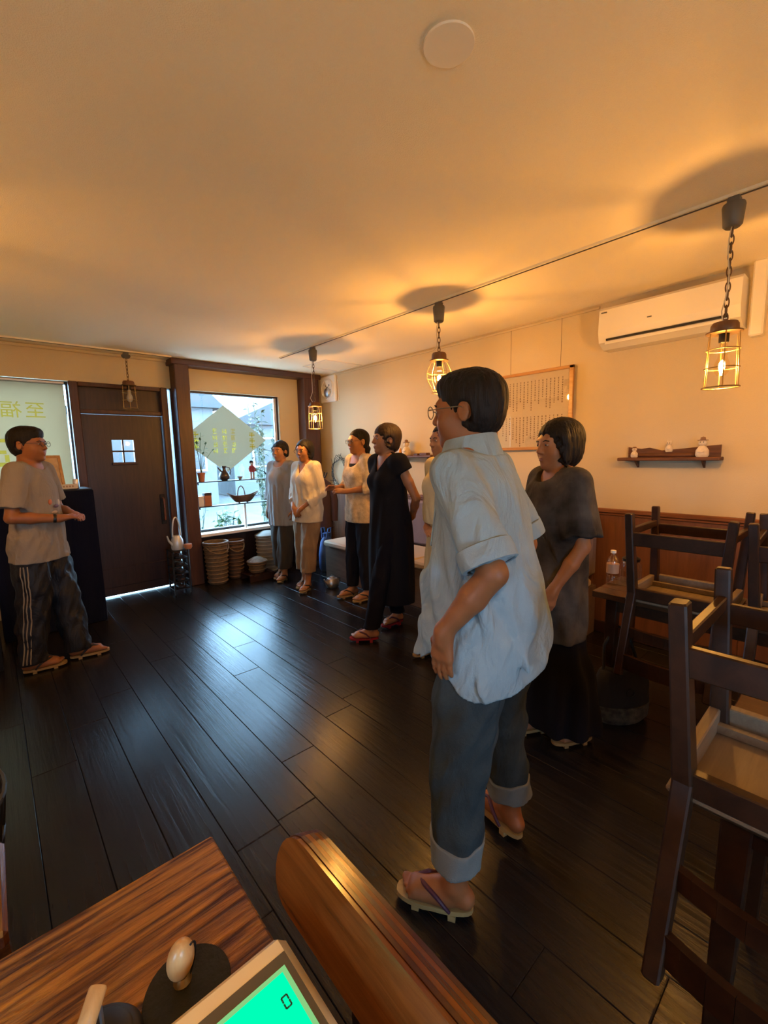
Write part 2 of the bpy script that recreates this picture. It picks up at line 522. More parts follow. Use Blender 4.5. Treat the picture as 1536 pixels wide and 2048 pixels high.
# blind window on the left
w3 = struct('window_3', box((-1.28, YW+.07, .78), (.60, YW+.076, 2.11)), 'glass')
MB().box((-1.30, YW+.04, 2.108), (.628, YW+.10, 2.135)).box((-1.30, YW+.04, .76), (.628, YW+.10, .785)).box((.612, YW+.04, .76), (.63, YW+.10, 2.12)).box((-1.30, YW+.04, .76), (-1.275, YW+.10, 2.12)).build('window_frame', 'black_plastic', w3)
MB().box((-1.30, YW-.06, .735), (.628, YW+.04, .76), bev=.004).build('window_sill', 'dark_wood', w3)

# roller blind with yellow lettering (read from the street, so mirrored here)
M['blind'] = translucent('blind_fabric', (0.50, 0.49, 0.40), (0.36, 0.30, 0.215), 0.62)
M['blind_letter'] = tinted_film('yellow_letter', (1.0, 1.0, 0.50), (0.85, 0.76, 0.12), 0.15)
bl = thing('roller_blind', 'pale grey-green roller blind with yellow lettering over the window by the door', 'blind', (0, YW-.002, 0))
MB().box((-1.27, -.004, .80), (.592, -.001, 2.095)).build('blind_cloth', 'blind', bl)
MB().box((-1.28, -.03, 2.095), (.598, .015, 2.122), bev=.006).build('head_rail', 'alu', bl)
MB().tube([(-1.27, -.003, .80), (.592, -.003, .80)], .008, 8).build('bottom_bar', 'alu', bl)
def letter(ch, x, z, size, parent, mname, y=-.0075, mirror=True):
    me = text_mesh(ch, size)
    me.materials.clear(); me.materials.append(M[mname])
    o = link('lettering', me, parent)
    o.rotation_euler = (PI/2, 0, 0)
    o.location = (x, y, z)
    if mirror: o.scale = (-1, 1, 1)
    return o
for ch, xx in (('至', .365), ('福', .195), ('の', .035)): letter(ch, xx, 1.845, .155, bl, 'blind_letter')
bs = MB()
for (x0, x1, z0, z1) in ((-.10, .155, 1.57, 1.60), (-.06, .13, 1.47, 1.50), (.02, .05, 1.36, 1.60), (-.12, .16, 1.36, 1.395), (.115, .145, 1.40, 1.46), (-.3, -.16, 1.37, 1.40), (-.3, -.18, 1.55, 1.58), (-.24, -.21, 1.36, 1.6)):
    bs.box((x0, -.0085, z0), (x1, -.0065, z1))
bs.build('lettering', 'blind_letter', bl)['kind'] = 'stuff'

# ceiling pieces
o = MB().lathe([(.064, 0), (.065, -.003), (.064, -.006), (.001, -.0065)][::-1], (.985, .82, ZC), 40).build('ceiling_cover_disc', 'white_plastic', smooth=True)
tag(o, 'round flat cream cover plate on the ceiling', 'cover')
ht = MB()
for a, b in (((2.86, 4.12), (3.36, 4.12)), ((3.36, 4.12), (3.36, 4.58)), ((3.36, 4.58), (2.86, 4.58)), ((2.86, 4.58), (2.86, 4.12))):
    ht.bar((a[0], a[1], ZC-.003), (b[0], b[1], ZC-.003), .014, .008)
struct('trim_9', ht, 'white_plastic')
# lighting tracks
def track(name, a, b, label):
    t = thing(name, label, 'lighting track', a)
    d = Vector(b)-Vector(a)
    n = Vector((-d.y, d.x, 0)).normalized()
    m = MB().bar((0, 0, -.006), (d.x, d.y, -.006), .034, .012)
    m.build('rail', 'ceiling', t)
    MB().bar((0, 0, -.0125), (d.x, d.y, -.0125), .010, .003).build('slot', 'black_plastic', t)
track('lighting_track', (2.41, 4.30, ZC), (2.41, -1.6, ZC), 'long white lighting track on the ceiling carrying three lit pendants')
track('lighting_track', (-1.4, 4.90, ZC), (1.50, 4.90, ZC), 'white lighting track on the ceiling along the wall above the door')

# ------------------------------------------------------------------ outdoors
M['street'] = mat('street', (0.74, 0.70, 0.64), 0.9, var=(1.5, 0.1))
M['yard'] = mat('pale_gravel', (0.76, 0.64, 0.46), 0.95, var=(30, 0.1))
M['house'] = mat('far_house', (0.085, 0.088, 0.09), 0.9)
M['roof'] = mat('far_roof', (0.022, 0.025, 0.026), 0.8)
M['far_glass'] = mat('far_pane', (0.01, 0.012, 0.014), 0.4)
struct('ground_outside', box((-14, YW+.12, -.20), (20, 8.2, -.03)), 'street')
M['asphalt'] = mat('asphalt', (0.045, 0.046, 0.047), 0.95, var=(2, 0.2))
struct('road_outside', box((-14, 8.2, -.20), (24, 40, -.05)), 'asphalt')
struct('ground_yard', MB().box((-14, -20, -.20), (20, YB-.1, -.03)).box((-14, YB-.1, -.20), (XL-.1, YW+.12, -.03)), 'yard')
M['kerbstone'] = mat('kerbstone', (0.05, 0.052, 0.052), 0.9)
struct('kerb_outside', box((-14, 8.2, -.03), (20, 8.4, .09), bev=.02), 'kerbstone')
def house(x0, x1, y, h, rh, label):
    t = thing('house', label, 'house', ((x0+x1)/2, y, 0))
    hw = (x1-x0)/2
    MB().box((-hw, 0, -.03), (hw, 5, h)).build('wall', 'house', t)
    MB().prism([(-hw-.3, h-.05), (hw+.3, h-.05), (0, h+rh)], -.3, 5.3, 'y').build('roof', 'roof', t)
    for k in range(2):
        wx = -hw*.5+k*hw
        wo = MB().box((wx-.5, -.06, 1.0), (wx+.5, .02, 2.1)).build('window', 'white_plastic', t)
        MB().box((wx-.44, -.075, 1.06), (wx+.44, -.05, 2.04)).build('pane', 'far_glass', wo)
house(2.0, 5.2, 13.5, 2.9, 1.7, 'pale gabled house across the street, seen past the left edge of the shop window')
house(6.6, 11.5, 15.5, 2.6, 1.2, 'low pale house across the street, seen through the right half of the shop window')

def leafy(name, label, loc, h, nst, spread, m, leaf=.06, seed=1, lean=0.0, nleaf=26):
    r = random.Random(seed)
    t = thing(name, label, 'plant', loc)
    st = MB(); lv = MB()
    for i in range(nst):
        a = r.uniform(0, 2*PI); rad = r.uniform(.1, 1)*spread
        base = Vector((r.uniform(-.04, .04), r.uniform(-.04, .04), 0))
        top = Vector((math.cos(a)*rad+lean, math.sin(a)*rad, h*r.uniform(.75, 1)))
        mid = (base+top)/2+Vector((math.cos(a)*rad*.1, 0, h*.08))
        pts = [base*(1-k/6)**2 + mid*2*(k/6)*(1-k/6) + top*(k/6)**2 for k in range(7)]
        st.tube(pts, [.008*(1-.8*k/6)+.001 for k in range(7)], 5)
        for j in range(nleaf):
            f = r.uniform(.25, 1.0)
            p = base*(1-f)**2 + mid*2*f*(1-f) + top*f*f
            dd = Vector((r.gauss(0, 1), r.gauss(0, 1), r.gauss(0, .6)-.2)).normalized()
            sd = dd.cross(Vector((0, 0, 1))).normalized()*leaf*.32
            L = leaf*r.uniform(.7, 1.3)
            nrm = Vector((0, 0, .012))
            lv.add([p, p+dd*L*.5+sd+nrm, p+dd*L, p+dd*L*.5-sd+nrm], [(0, 1, 2, 3)])
    st.build('stem', M['leaf'], t)
    o = lv.build('foliage', m, t)
    o['kind'] = 'stuff'
    return t
leafy('street_shrub', 'leafy shrub just outside the right edge of the shop window', (2.86, 5.75, -.03), 2.3, 9, .28, M['leaf'], .085, 5, nleaf=34)
leafy('street_shrub', 'low bright green plant outside the foot of the shop window', (2.25, 5.62, -.03), .80, 10, .22, M['leaf_light'], .12, 9, nleaf=14)
leafy('street_shrub', 'thin wiry plant outside the lower left of the shop window', (1.82, 5.60, -.03), .85, 7, .2, M['leaf'], .06, 12, nleaf=8)
M['yg'] = mat('yellow_green_pole', (0.05, 0.08, 0.006), 0.5)
o = MB().tube([(2.98, 5.42, -.03), (2.98, 5.42, 2.3)], .022, 10).lathe([(.07, -.03), (.07, .0), (.024, .02)], (2.98, 5.42, 0), 14).build('banner_pole', 'yg', smooth=True)
tag(o, 'yellow-green pole standing outside at the right edge of the window', 'pole')
# ================================================================== PENDANT LAMPS
M['filament'] = emis('lit_filament', (1.0, 0.47, 0.10), LAMP_STRENGTH)
M['cord_white'] = mat('cloth_cord', (0.55, 0.50, 0.42), 0.7)
M['bulb_glass'] = thin_glass('bulb_glass', (1.0, 0.93, 0.8), 0.05)
M['bulb_off'] = mat('bulb_unlit', (0.35, 0.32, 0.28), 0.15)
LINK = None
def pendant(label, x, y, z_can, z_chain, z_cap, z_bulb, z_bot, style='cyl', lit=True, group='caged pendant lamps'):
    global LINK
    t = thing('pendant_lamp', label, 'lamp', (x, y, ZC-.014), 0, group)
    g = ZC-.014
    zc, zh, zp, zb, zo = [v-g for v in (z_can, z_chain, z_cap, z_bulb, z_bot)]
    MB().box((-.022, -.022, -.03), (.022, .022, 0), bev=.004).lathe([(.026, zc), (.034, zc+.008), (.041, -.035), (.038, -.025)], n=20).build('ceiling_plug', 'grey_cap', t, smooth=True)
    # chain links
    n = max(3, int((zc-zh)/.030))
    st = (zc-zh)/n
    for i in range(n):
        if LINK is None:
            q = [(.0085*math.cos(a), 0, .021*math.sin(a)) for a in [2*PI*k/14 for k in range(14)]]
            LINK = MB().tube(q, .0026, 6, closed=True).build('chain_link', 'chain', t, smooth=True)
            o = LINK
        else:
            o = LINK.copy(); COL.objects.link(o); o.parent = t
        o.location = (0, 0, zc-st*(i+.5))
        o.rotation_euler = (0, 0, (i % 2)*PI/2+.5)
        o.scale = (1, 1, st/.030)
    # electric cord loosely beside the chain
    r = random.Random(int(abs(y)*100))
    pts = []
    for k in range(15):
        f = k/14
        bulge = math.sin(f*PI)**2*.014 + (0.03*math.exp(-((f-.86)/.08)**2))
        pts.append((-.012-bulge, .006*math.sin(9*f), zc+(zh-.02-zc)*f))
    MB().tube(pts, .0024, 6).build('cord', 'cord_white', t, smooth=True)
    # cap
    MB().lathe([(.05, zp), (.052, zp+.006), (.050, zh-.012), (.044, zh-.002), (.008, zh), (.008, zh+.012)], n=28).build('cap', 'lamp_cap', t, smooth=True)
    MB().lathe([(.060, zp-.008), (.066, zp-.006), (.066, zp), (.05, zp+.002)], n=28).build('cap_rim', 'chain', t, smooth=True)
    MB().lathe([(.017, zp-.045), (.019, zp-.04), (.019, zp)], n=16).build('socket', 'iron', t, smooth=True)
    # cage
    cg = MB()
    top = zp-.006
    def ring(rad, z, wr=.0024): cg.tube([(rad*math.cos(2*PI*k/28), rad*math.sin(2*PI*k/28), z) for k in range(28)], wr, 6, closed=True)
    if style == 'cyl':
        for k in range(6):
            a = 2*PI*k/6+.3
            cg.tube([(.058*math.cos(a), .058*math.sin(a), top), (.062*math.cos(a), .062*math.sin(a), zb+.02), (.066*math.cos(a), .066*math.sin(a), zo)], .0025, 6)
        ring(.060, top-(top-zo)*.30); ring(.063, top-(top-zo)*.64); ring(.067, zo, .0032)
    else:
        for k in range(6):
            a = 2*PI*k/6+.3
            pp = []
            for j in range(10):
                f = j/9
                rad = .050+.036*math.sin(PI*min(1, f*1.05))**1.2
                pp.append((rad*math.cos(a), rad*math.sin(a), top+(zo+.02-top)*f))
            cg.tube(pp, .0023, 6)
        ring(.080, (top+zo)/2+.03); ring(.086, (top+zo)/2-.005, .003); ring(.052, zo+.02); ring(.05, zo, .0028)
        for k in range(4):
            a = 2*PI*k/4
            cg.tube([(.052*math.cos(a), .052*math.sin(a), zo+.02), (.05*math.cos(a), .05*math.sin(a), zo)], .002, 5)
    cg.build('cage', 'brass_wire', t, smooth=True)
    b = MB().lathe([(.001, zb-.042), (.016, zb-.038), (.026, zb-.022), (.029, zb-.004), (.026, zb+.016), (.017, zb+.036), (.014, zp-.038)], n=24).build('bulb', 'bulb_glass' if lit else 'bulb_off', t, smooth=True)
    if lit:
        MB().lathe([(.001, zb-.018), (.009, zb-.014), (.011, zb-.004), (.011, zb+.008), (.008, zb+.018), (.001, zb+.022)], n=14).build('filament', 'filament', b, smooth=True)
    return t
pendant('lit caged pendant hanging at the right in front of the air conditioner', 2.41, .49, 2.30, 1.925, 1.885, 1.742, 1.653)
pendant('lit pendant with a rounded wire guard above the heads in the middle of the room', 2.41, 2.10, 2.285, 2.085, 2.035, 1.912, 1.812, 'globe')
pendant('lit pendant lamp hanging in the far corner beside the wall fan', 2.41, 3.68, 2.29, 1.905, 1.87, 1.755, 1.655)
pendant('unlit pendant lamp hanging in front of the transom above the door', 1.09, 4.90, 2.36, 2.15, 2.11, 1.99, 1.89, lit=False)
pendant('lit pendant on the same ceiling track, hung over the tables behind the viewer', 2.41, -1.15, 2.29, 1.915, 1.885, 1.742, 1.653)
pendant('lit pendant hung over the counter behind the viewer', -.50, -.42, 2.29, 2.105, 2.07, 1.93, 1.84)

pendant('lit pendant hung out of view beside the blind window, behind the speaker', -.55, 2.75, 2.29, 2.005, 1.97, 1.84, 1.74)

# ================================================================== RIGHT WALL THINGS
# air conditioner
ac = thing('air_conditioner', 'white wall-mounted air conditioner high on the right wall', 'air conditioner', (XR, .97, 2.08))
prof = [(-.001, 0), (-.001, .265), (-.17, .265), (-.195, .245), (-.205, .10), (-.185, .035), (-.11, .0)]
MB().prism(prof, -.385, .385, 'y').build('body', 'white_plastic', ac)
ac.children[0].data.transform(Matrix.Identity(4))
MB().bar((-.201, -.33, .048), (-.201, .33, .048), .016, .012, (0, 0, 1)).build('louvre', 'black_plastic', ac)
MB().bar((-.195, -.34, .028), (-.195, .34, .028), .008, .016, (0, 0, 1)).build('flap', 'white_plastic', ac)
MB().box((-.2035, .335, .225), (-.19, .37, .231)).build('badge', 'grey_cap', ac)
MB().box((-.2075, .06, .135), (-.198, .085, .141)).build('indicator', 'grey_cap', ac)
o = MB().box((XR-.075, .50, 2.02), (XR, .565, 2.43), bev=.008).build('pipe_cover', 'white_plastic')
tag(o, 'white plastic pipe duct rising to the ceiling beside the air conditioner', 'duct')

# framed text hung by two wires
pf = thing('picture_frame', 'wood-framed sheet of fine vertical writing hung on the right wall', 'picture frame', (XR-.012, 1.95, 1.70))
R_ = Matrix.Rotation(math.radians(-4), 3, 'Y')
y0, y1, z0, z1 = -.335, .335, -.285, .325
fb = MB()
for a, b in (((y0, z0), (y1, z0)), ((y0, z1), (y1, z1))): fb.box((-.022, a[0]-.016, a[1]-.012), (.0, b[0]+.016, b[1]+.012), bev=.003)
for yy in (y0, y1): fb.box((-.022, yy-.016, z0-.012), (.0, yy+.016, z1+.012), bev=.003)
M['frame_gold'] = wood('honey_frame', (.36, .17, .05), (.5, .26, .09), .35, (10, 1, 10), 4, .1)
fb.build('frame', 'frame_gold', pf)
M['paper'] = mat('cream_paper', (.80, .70, .56), .7)
MB().box((-.008, y0, z0), (-.002, y1, z1)).build('sheet', 'paper', pf)
M['ink'] = mat('brown_ink', (.28, .19, .13), .8)
ink = MB(); r = random.Random(4)
for c in range(17):
    yy = y1-.07-c*.033
    zt = z1-.06
    for row in range(2):
        zz = zt if row == 0 else -.02
        L = r.uniform(.14, .24)
        while L > 0:
            s_ = r.uniform(.010, .018)
            ink.box((-.0092, yy-r.uniform(.003, .005), zz-s_), (-.0079, yy+r.uniform(.003, .005), zz-.003))
            zz -= s_+.004; L -= s_+.004
ink.build('lettering', 'ink', pf)['kind'] = 'stuff'
MB().box((-.013, y0+.016, z0+.012), (-.011, y1-.016, z1-.012)).build('glazing', 'clear_glass', pf)
for yy in (-.24, .2):
    MB().tube([(-.004, yy, z1), (-.003, yy, 2.40-1.70)], .0012, 5).build('hanging_wire', 'iron', pf)

# wall shelves
M['driftwood'] = wood('dark_driftwood', (.05, .018, .009), (.16, .06, .025), .55, (14, 1, 14), 3, .6)
def wall_shelf(label, ya, yb, z, back):
    t = thing('wall_shelf', label, 'shelf', (XR, (ya+yb)/2, z))
    h = abs(yb-ya)/2
    MB().box((-.11, -h-.015, -.012), (0, h+.02, .010), bev=.004).build('board', 'driftwood', t)
    if back:
        poly = [(-h+.0, .01), (h-.02, .01), (h-.02, .082), (h-.1, .068), (h*.45, .075), (.05, .055), (-h*.3, .066), (-h*.7, .078), (-h, .085)]
        MB().prism(poly, -.018, -.002, 'x').build('back_board', 'driftwood', t)
        MB().bar((-.05, -.14, .022), (-.055, .18, .026), .03, .022, bev=.008).build('carved_strip', 'driftwood', t)
    for yy in (-h*.7, h*.7): MB().prism([(0, -.012), (-.07, -.012), (0, -.06)], yy-.006, yy+.006, 'y').build('bracket', 'driftwood', t)
    return t
wall_shelf('rough dark driftwood wall shelf below the air conditioner holding three figurines', .66, 1.21, 1.325, True)
wall_shelf('short dark wall shelf behind the woman in cream, holding a small figurine', 3.0, 3.52, 1.365, False)
M['porcelain'] = mat('cream_porcelain', (.68, .58, .44), .35, var=(40, .12))
M['fig_brown'] = mat('figurine_brown', (.20, .10, .05), .5)
def figurine(label, y, z, h, kind, x=XR-.065, group='small figurines on the wall shelves'):
    t = thing('figurine', label, 'figurine', (x, y, z), 0, group)
    w_ = h*.30
    MB().lathe([(w_*.8, 0), (w_, h*.1), (w_*.95, h*.35), (w_*.55, h*.55), (w_*.3, h*.6)], n=18).build('body', 'porcelain', t, smooth=True)
    MB().ell((0, 0, h*.74), (w_*.66, w_*.66, h*.18), 16, 10).build('head', 'porcelain', t, smooth=True)
    if kind == 'ears':
        for s_ in (-1, 1): MB().lathe([(w_*.22, h*.85), (.001, h*1.05)], (0, s_*w_*.4, 0), 10).build('ear', 'porcelain', t)
    elif kind == 'hat':
        MB().lathe([(w_*.8, h*.86), (w_*.8, h*.88), (w_*.4, h*.9), (w_*.34, h*1.02), (.001, h*1.05)], (0, 0, 0), 14).build('hat', 'fig_brown', t)
    else:
        MB().ell((0, 0, h*.90), (w_*.6, w_*.6, h*.09), 14, 8).build('hair', 'fig_brown', t, smooth=True)
    for s_ in (-1, 1): MB().ell((-w_*.62, s_*w_*.24, h*.77), (.0025, .0025, .003), 8, 6).build('eye', 'iron', t)
    MB().tube([(-w_*.9, -w_*.5, h*.30), (-w_*1.0, 0, h*.26), (-w_*.9, w_*.5, h*.30)], w_*.14, 8).build('arms', 'porcelain', t, smooth=True)
figurine('small cream figurine at the left end of the driftwood shelf', 1.135, 1.335, .075, 'hair')
figurine('small cream figurine with ears in the middle of the driftwood shelf', .93, 1.37, .075, 'ears', XR-.055)
figurine('taller cream figurine with a pointed hat at the right end of the driftwood shelf', .745, 1.335, .12, 'hat')
figurine('cream figurine with a hat on the short shelf behind the woman in cream', 3.37, 1.375, .16, 'hat')
o = MB().lathe([(.02, 0), (.024, .01), (.02, .05), (.010, .07), (.011, .078)], (XR-.06, 3.47, 1.375), 16).build('small_bottle', mat('amber_glass', (.55, .22, .03), .15), smooth=True)
tag(o, 'small amber bottle at the left end of the short wall shelf', 'bottle')
o = MB().box((XR-.09, 3.06, 1.375), (XR-.03, 3.16, 1.40), bev=.004).box((XR-.085, 3.19, 1.375), (XR-.035, 3.25, 1.395), bev=.004).build('dark_block', 'driftwood')
tag(o, 'low dark wooden block on the short wall shelf behind the woman in cream', 'ornament')

# wall fan near the corner
fan = thing('wall_fan', 'white square ventilation fan high on the wall by the corner lamp', 'fan', (XR, 4.83, 2.24))
MB().box((-.035, -.165, -.165), (0, .165, .165), bev=.010).build('frame', 'white_plastic', fan)
MB().tube([(-.038, .125*math.cos(a), .125*math.sin(a)) for a in [2*PI*k/32 for k in range(32)]], .010, 8, closed=True).build('ring', 'white_plastic', fan, smooth=True)
M['fan_grey'] = mat('fan_grey', (.16, .16, .16), .4)
Ry = Matrix.Rotation(-PI/2, 3, 'Y')
MB().lathe([(.118, .030), (.116, .034), (.02, .036), (.001, .036)], (0, 0, 0), 32, Ry).build('duct', 'fan_grey', fan, smooth=True)
for k in range(5):
    a = 2*PI*k/5+.4
    c0 = Vector((-.040, .03*math.cos(a), .03*math.sin(a))); c1 = Vector((-.046, .108*math.cos(a), .108*math.sin(a)))
    MB().bar(c0, c1, .03, .003, (1, .3, .2), w2=.06, h2=.003).build('blade', 'white_plastic', fan)
MB().ell((-.045, -.01, -.045), (.035, .062, .062), 22, 12).build('hub', 'alu', fan, smooth=True)
MB().tube([(-.01, -.19, .10), (-.006, -.20, -.16), (-.02, -.24, -.17)], .004, 6).build('cable', 'white_plastic', fan, smooth=True)

# ================================================================== BENCH, TABLES, CHAIRS ON TABLES
M['bench_pad'] = mat('beige_pad', (.50, .40, .29), .85, bump=(80, .2))
M['mauve'] = mat('mauve_upholstery', (.17, .13, .15), .9, bump=(60, .25), var=(5, .1))
M['bench_front'] = wood('bench_front_wood', (.10, .06, .04), (.16, .10, .065), .5, (10, 1, 10), 3, .15)
bn = thing('wall_bench', 'long built-in bench with beige seat pad and mauve back along the right wall', 'bench', (XR, 0, 0))
MB().box((-.60, 1.37, 0), (-.032, 4.18, .37)).build('bench_box', 'bench_front', bn)
for k in range(4):
    ya, yb = 1.37+.70*k, 1.37+.70*(k+1)-.010
    MB().box((-.645, ya, .372), (-.10, yb, .435), bev=.018).build('seat_pad', 'bench_pad', bn, smooth=True)
    MB().box((-.13, ya, .45), (-.034, yb, .905), bev=.02).build('back_pad', 'mauve', bn, smooth=True)

def table(label, x0, x1, ya, yb, zt=.68):
    cx, cy = (x0+x1)/2, (ya+yb)/2
    t = thing('cafe_table', label, 'table', (cx, cy, 0))
    hx, hy = (x1-x0)/2, (yb-ya)/2
    n = 4
    for k in range(n):
        a = -hx+2*hx*k/n
        MB().box((a+.0006, -hy, zt-.032), (a+2*hx/n-.0006, hy, zt), bev=.003).build('top_board', 'table_wood', t)
    MB().box((-hx+.05, -hy+.06, zt-.10), (-hx+.07, hy-.06, zt-.032)).box((hx-.07, -hy+.06, zt-.10), (hx-.05, hy-.06, zt-.032)).box((-hx+.07, -hy+.06, zt-.10), (hx-.07, -hy+.08, zt-.032)).box((-hx+.07, hy-.08, zt-.10), (hx-.07, hy-.06, zt-.032)).build('apron', 'chair_wood', t)
    for sx in (-1, 1):
        for sy in (-1, 1):
            MB().bar((sx*(hx-.07), sy*(hy-.08), zt-.032), (sx*(hx-.06), sy*(hy-.07), 0), .055, .055, (0, 1, 0), .004, .04, .04).build('leg', 'chair_wood', t)
    return t
table('dark wooden table by the bench with one upturned chair and a bottle on it', 2.245, 2.62, -.45, .93)
table('dark wooden table nearest the viewer at the right, carrying an upturned chair', 1.035, 1.60, -1.05, .215)

def make_chair(label):
    t = thing('upturned_chair', label, 'chair', (0, 0, 0), 0, 'upturned chairs on the tables')
    # upright coordinates: front -Y, back +Y, seat top .42, floor 0
    W, D = .36, .34
    hw, hd = W/2, D/2
    for s in (-1, 1):
        MB().bar((s*(hw-.01), -hd+.02, .40), (s*(hw+.012), -hd-.005, 0), .040, .040, (0, 1, 0), .004, .032, .032).build('leg', 'chair_wood', t)
        # back leg and post in one bent piece
        m = MB()
        m.bar((s*(hw-.012), hd-.005, .385), (s*(hw+.014), hd+.01, 0), .036, .05, (0, 1, 0), .004, .032, .04)
        m.bar((s*(hw-.012), hd-.005, .375), (s*(hw-.008), hd+.115, .745), .036, .05, (0, 1, 0), .004, .032, .042)
        m.build('back_leg', 'chair_wood', t)
    # seat frame
    MB().box((-hw, -hd-.01, .352), (hw, -hd+.018, .405), bev=.003).build('front_apron', 'seat_wood', t)
    MB().box((-hw+.01, hd-.02, .352), (hw-.01, hd+.006, .405), bev=.003).build('back_apron', 'chair_wood', t)
    for s in (-1, 1): MB().box((s*hw-.012, -hd+.018, .352), (s*hw+.012, hd-.02, .405), bev=.003).build('side_apron', 'seat_wood', t)
    MB().box((-hw-.02, -hd-.03, .405), (hw+.02, hd+.0, .42), bev=.005).build('seat', 'seat_wood', t)
    MB().bar((-hw+.01, -hd+.05, .392), (hw-.01, -hd+.05, .392), .02, .02).build('seat_batten', 'seat_wood', t)
    # stretchers, a broad one at the back and front
    MB().bar((-hw-.005, hd+.008, .118), (hw+.005, hd+.008, .118), .020, .062, (0, 0, 1), .003).build('back_stretcher', 'chair_wood', t)
    MB().bar((-hw-.005, -hd+.0, .112), (hw+.005, -hd+.0, .112), .020, .05, (0, 0, 1), .003).build('front_stretcher', 'chair_wood', t)
    for s in (-1, 1): MB().bar((s*(hw+.006), -hd, .085), (s*(hw+.006), hd, .085), .02, .034, (0, 0, 1), .003).build('side_stretcher', 'chair_wood', t)
    # curved back rails
    for zz, hh in ((.68, .07), (.55, .045)):
        m = MB()
        yb = hd-.005+.12*(zz-.385)/.36
        pts = [(-hw+.01+ (W-.02)*k/8, yb+.03*math.sin(PI*k/8)) for k in range(9)]
        for k in range(8): m.bar((*pts[k], zz), (*pts[k+1], zz), .018, hh, (0, 0, 1))
        m.build('back_rail', 'chair_wood', t)
    return t
def upturn(t, x, y, rz, ztab=.68):
    t.rotation_mode = 'XYZ'
    m = Matrix.Translation((x, y, ztab+.42)) @ Matrix.Rotation(rz, 4, 'Z') @ Matrix.Rotation(PI, 4, 'Y')
    t.matrix_world = m
c0 = make_chair('upturned dark wooden chair nearest the viewer, its back hanging over the table edge')
upturn(c0, 1.165, .045, PI/2)
c1 = copy_tree(c0); c1['label'] = 'upturned dark wooden chair on the table behind the woman in tie-dye'
upturn(c1, 2.375, .56, PI/2)
c2 = copy_tree(c0); c2['label'] = 'upturned dark wooden chair at the right picture edge on the bench-side table'
upturn(c2, 2.375, .12, PI/2+.05)

# bottle, glass jug and cloth on the bench-side table
M['pet'] = thin_glass('pet_plastic', (.93, .90, .86), .16, .1)
b = thing('water_bottle', 'clear plastic bottle on the table behind the woman in tie-dye', 'bottle', (2.42, .90, .68))
MB().lathe([(.026, 0), (.030, .006), (.030, .05), (.027, .055), (.030, .06), (.030, .12), (.026, .145), (.012, .165), (.012, .172)], n=20).build('body', 'pet', b, smooth=True)
MB().lathe([(.0135, .172), (.0135, .186), (.001, .187)], n=16).build('lid', 'white_plastic', b, smooth=True)
M['label_paper'] = mat('bottle_label', (.40, .24, .15), .6)
MB().lathe([(.0305, .065), (.0305, .115)], n=20).build('label', 'label_paper', b, smooth=True)
j = thing('glass_jar', 'round glass jar with a dark lid on the table beside the upturned chair', 'jar', (2.52, .845, .68))
MB().lathe([(.045, 0), (.052, .02), (.054, .07), (.05, .10), (.04, .12)], n=22).build('body', 'pet', j, smooth=True)
MB().lathe([(.042, .12), (.044, .135), (.02, .15), (.012, .165), (.001, .168)], n=22).build('lid', 'iron', j, smooth=True)

# handbag on the floor under the table and its strap
M['bag_dark'] = mat('bag_dark', (.008, .007, .006), .8, bump=(40, .3))
M['bag_print'] = mat('bag_print', (.06, .052, .035), .8, var=(30, .8))
bg_ = thing('shoulder_bag', 'dark shoulder bag with a printed base slumped on the floor under the table', 'bag', (2.33, .80, 0), -.6)
MB().lathe([(.12, 0), (.15, .03), (.155, .10)], n=26, sx=1, sy=.55).build('base', 'bag_print', bg_, smooth=True)
MB().lathe([(.156, .10), (.15, .2), (.12, .27), (.10, .28)], n=26, sx=1, sy=.5).build('body', 'bag_dark', bg_, smooth=True)
MB().tube([(-.10, 0, .27), (-.09, .02, .40), (-.02, .03, .50), (.05, .03, .44), (.10, 0, .27)], .008, 8).build('strap', 'bag_dark', bg_, smooth=True)
MB().tube([(.02*math.cos(a), -.075, .18+.02*math.sin(a)) for a in [2*PI*k/16 for k in range(16)]], .004, 6, closed=True).build('buckle', 'iron', bg_, smooth=True)

# ================================================================== COUNTER IN FRONT OF THE VIEWER
ct = thing('counter_table', 'rough-grained cedar counter table in the lower left corner', 'table', (-.38, .25, 0))
for k in range(3):
    ya = -.45+.326*k
    MB().box((-.55, ya, .655), (.62, ya+.325, .70), bev=.004).build('top_board', 'counter_wood', ct)
for sx in (-.5, .55):
    for sy in (-.4, .46): MB().bar((sx, sy, .655), (sx, sy, 0), .06, .06, (0, 1, 0), .004).build('leg', 'chair_wood', ct)
MB().box((-.48, -.4, .58), (.53, -.37, .655)).box((-.48, .43, .58), (.53, .46, .655)).build('apron', 'chair_wood', ct)

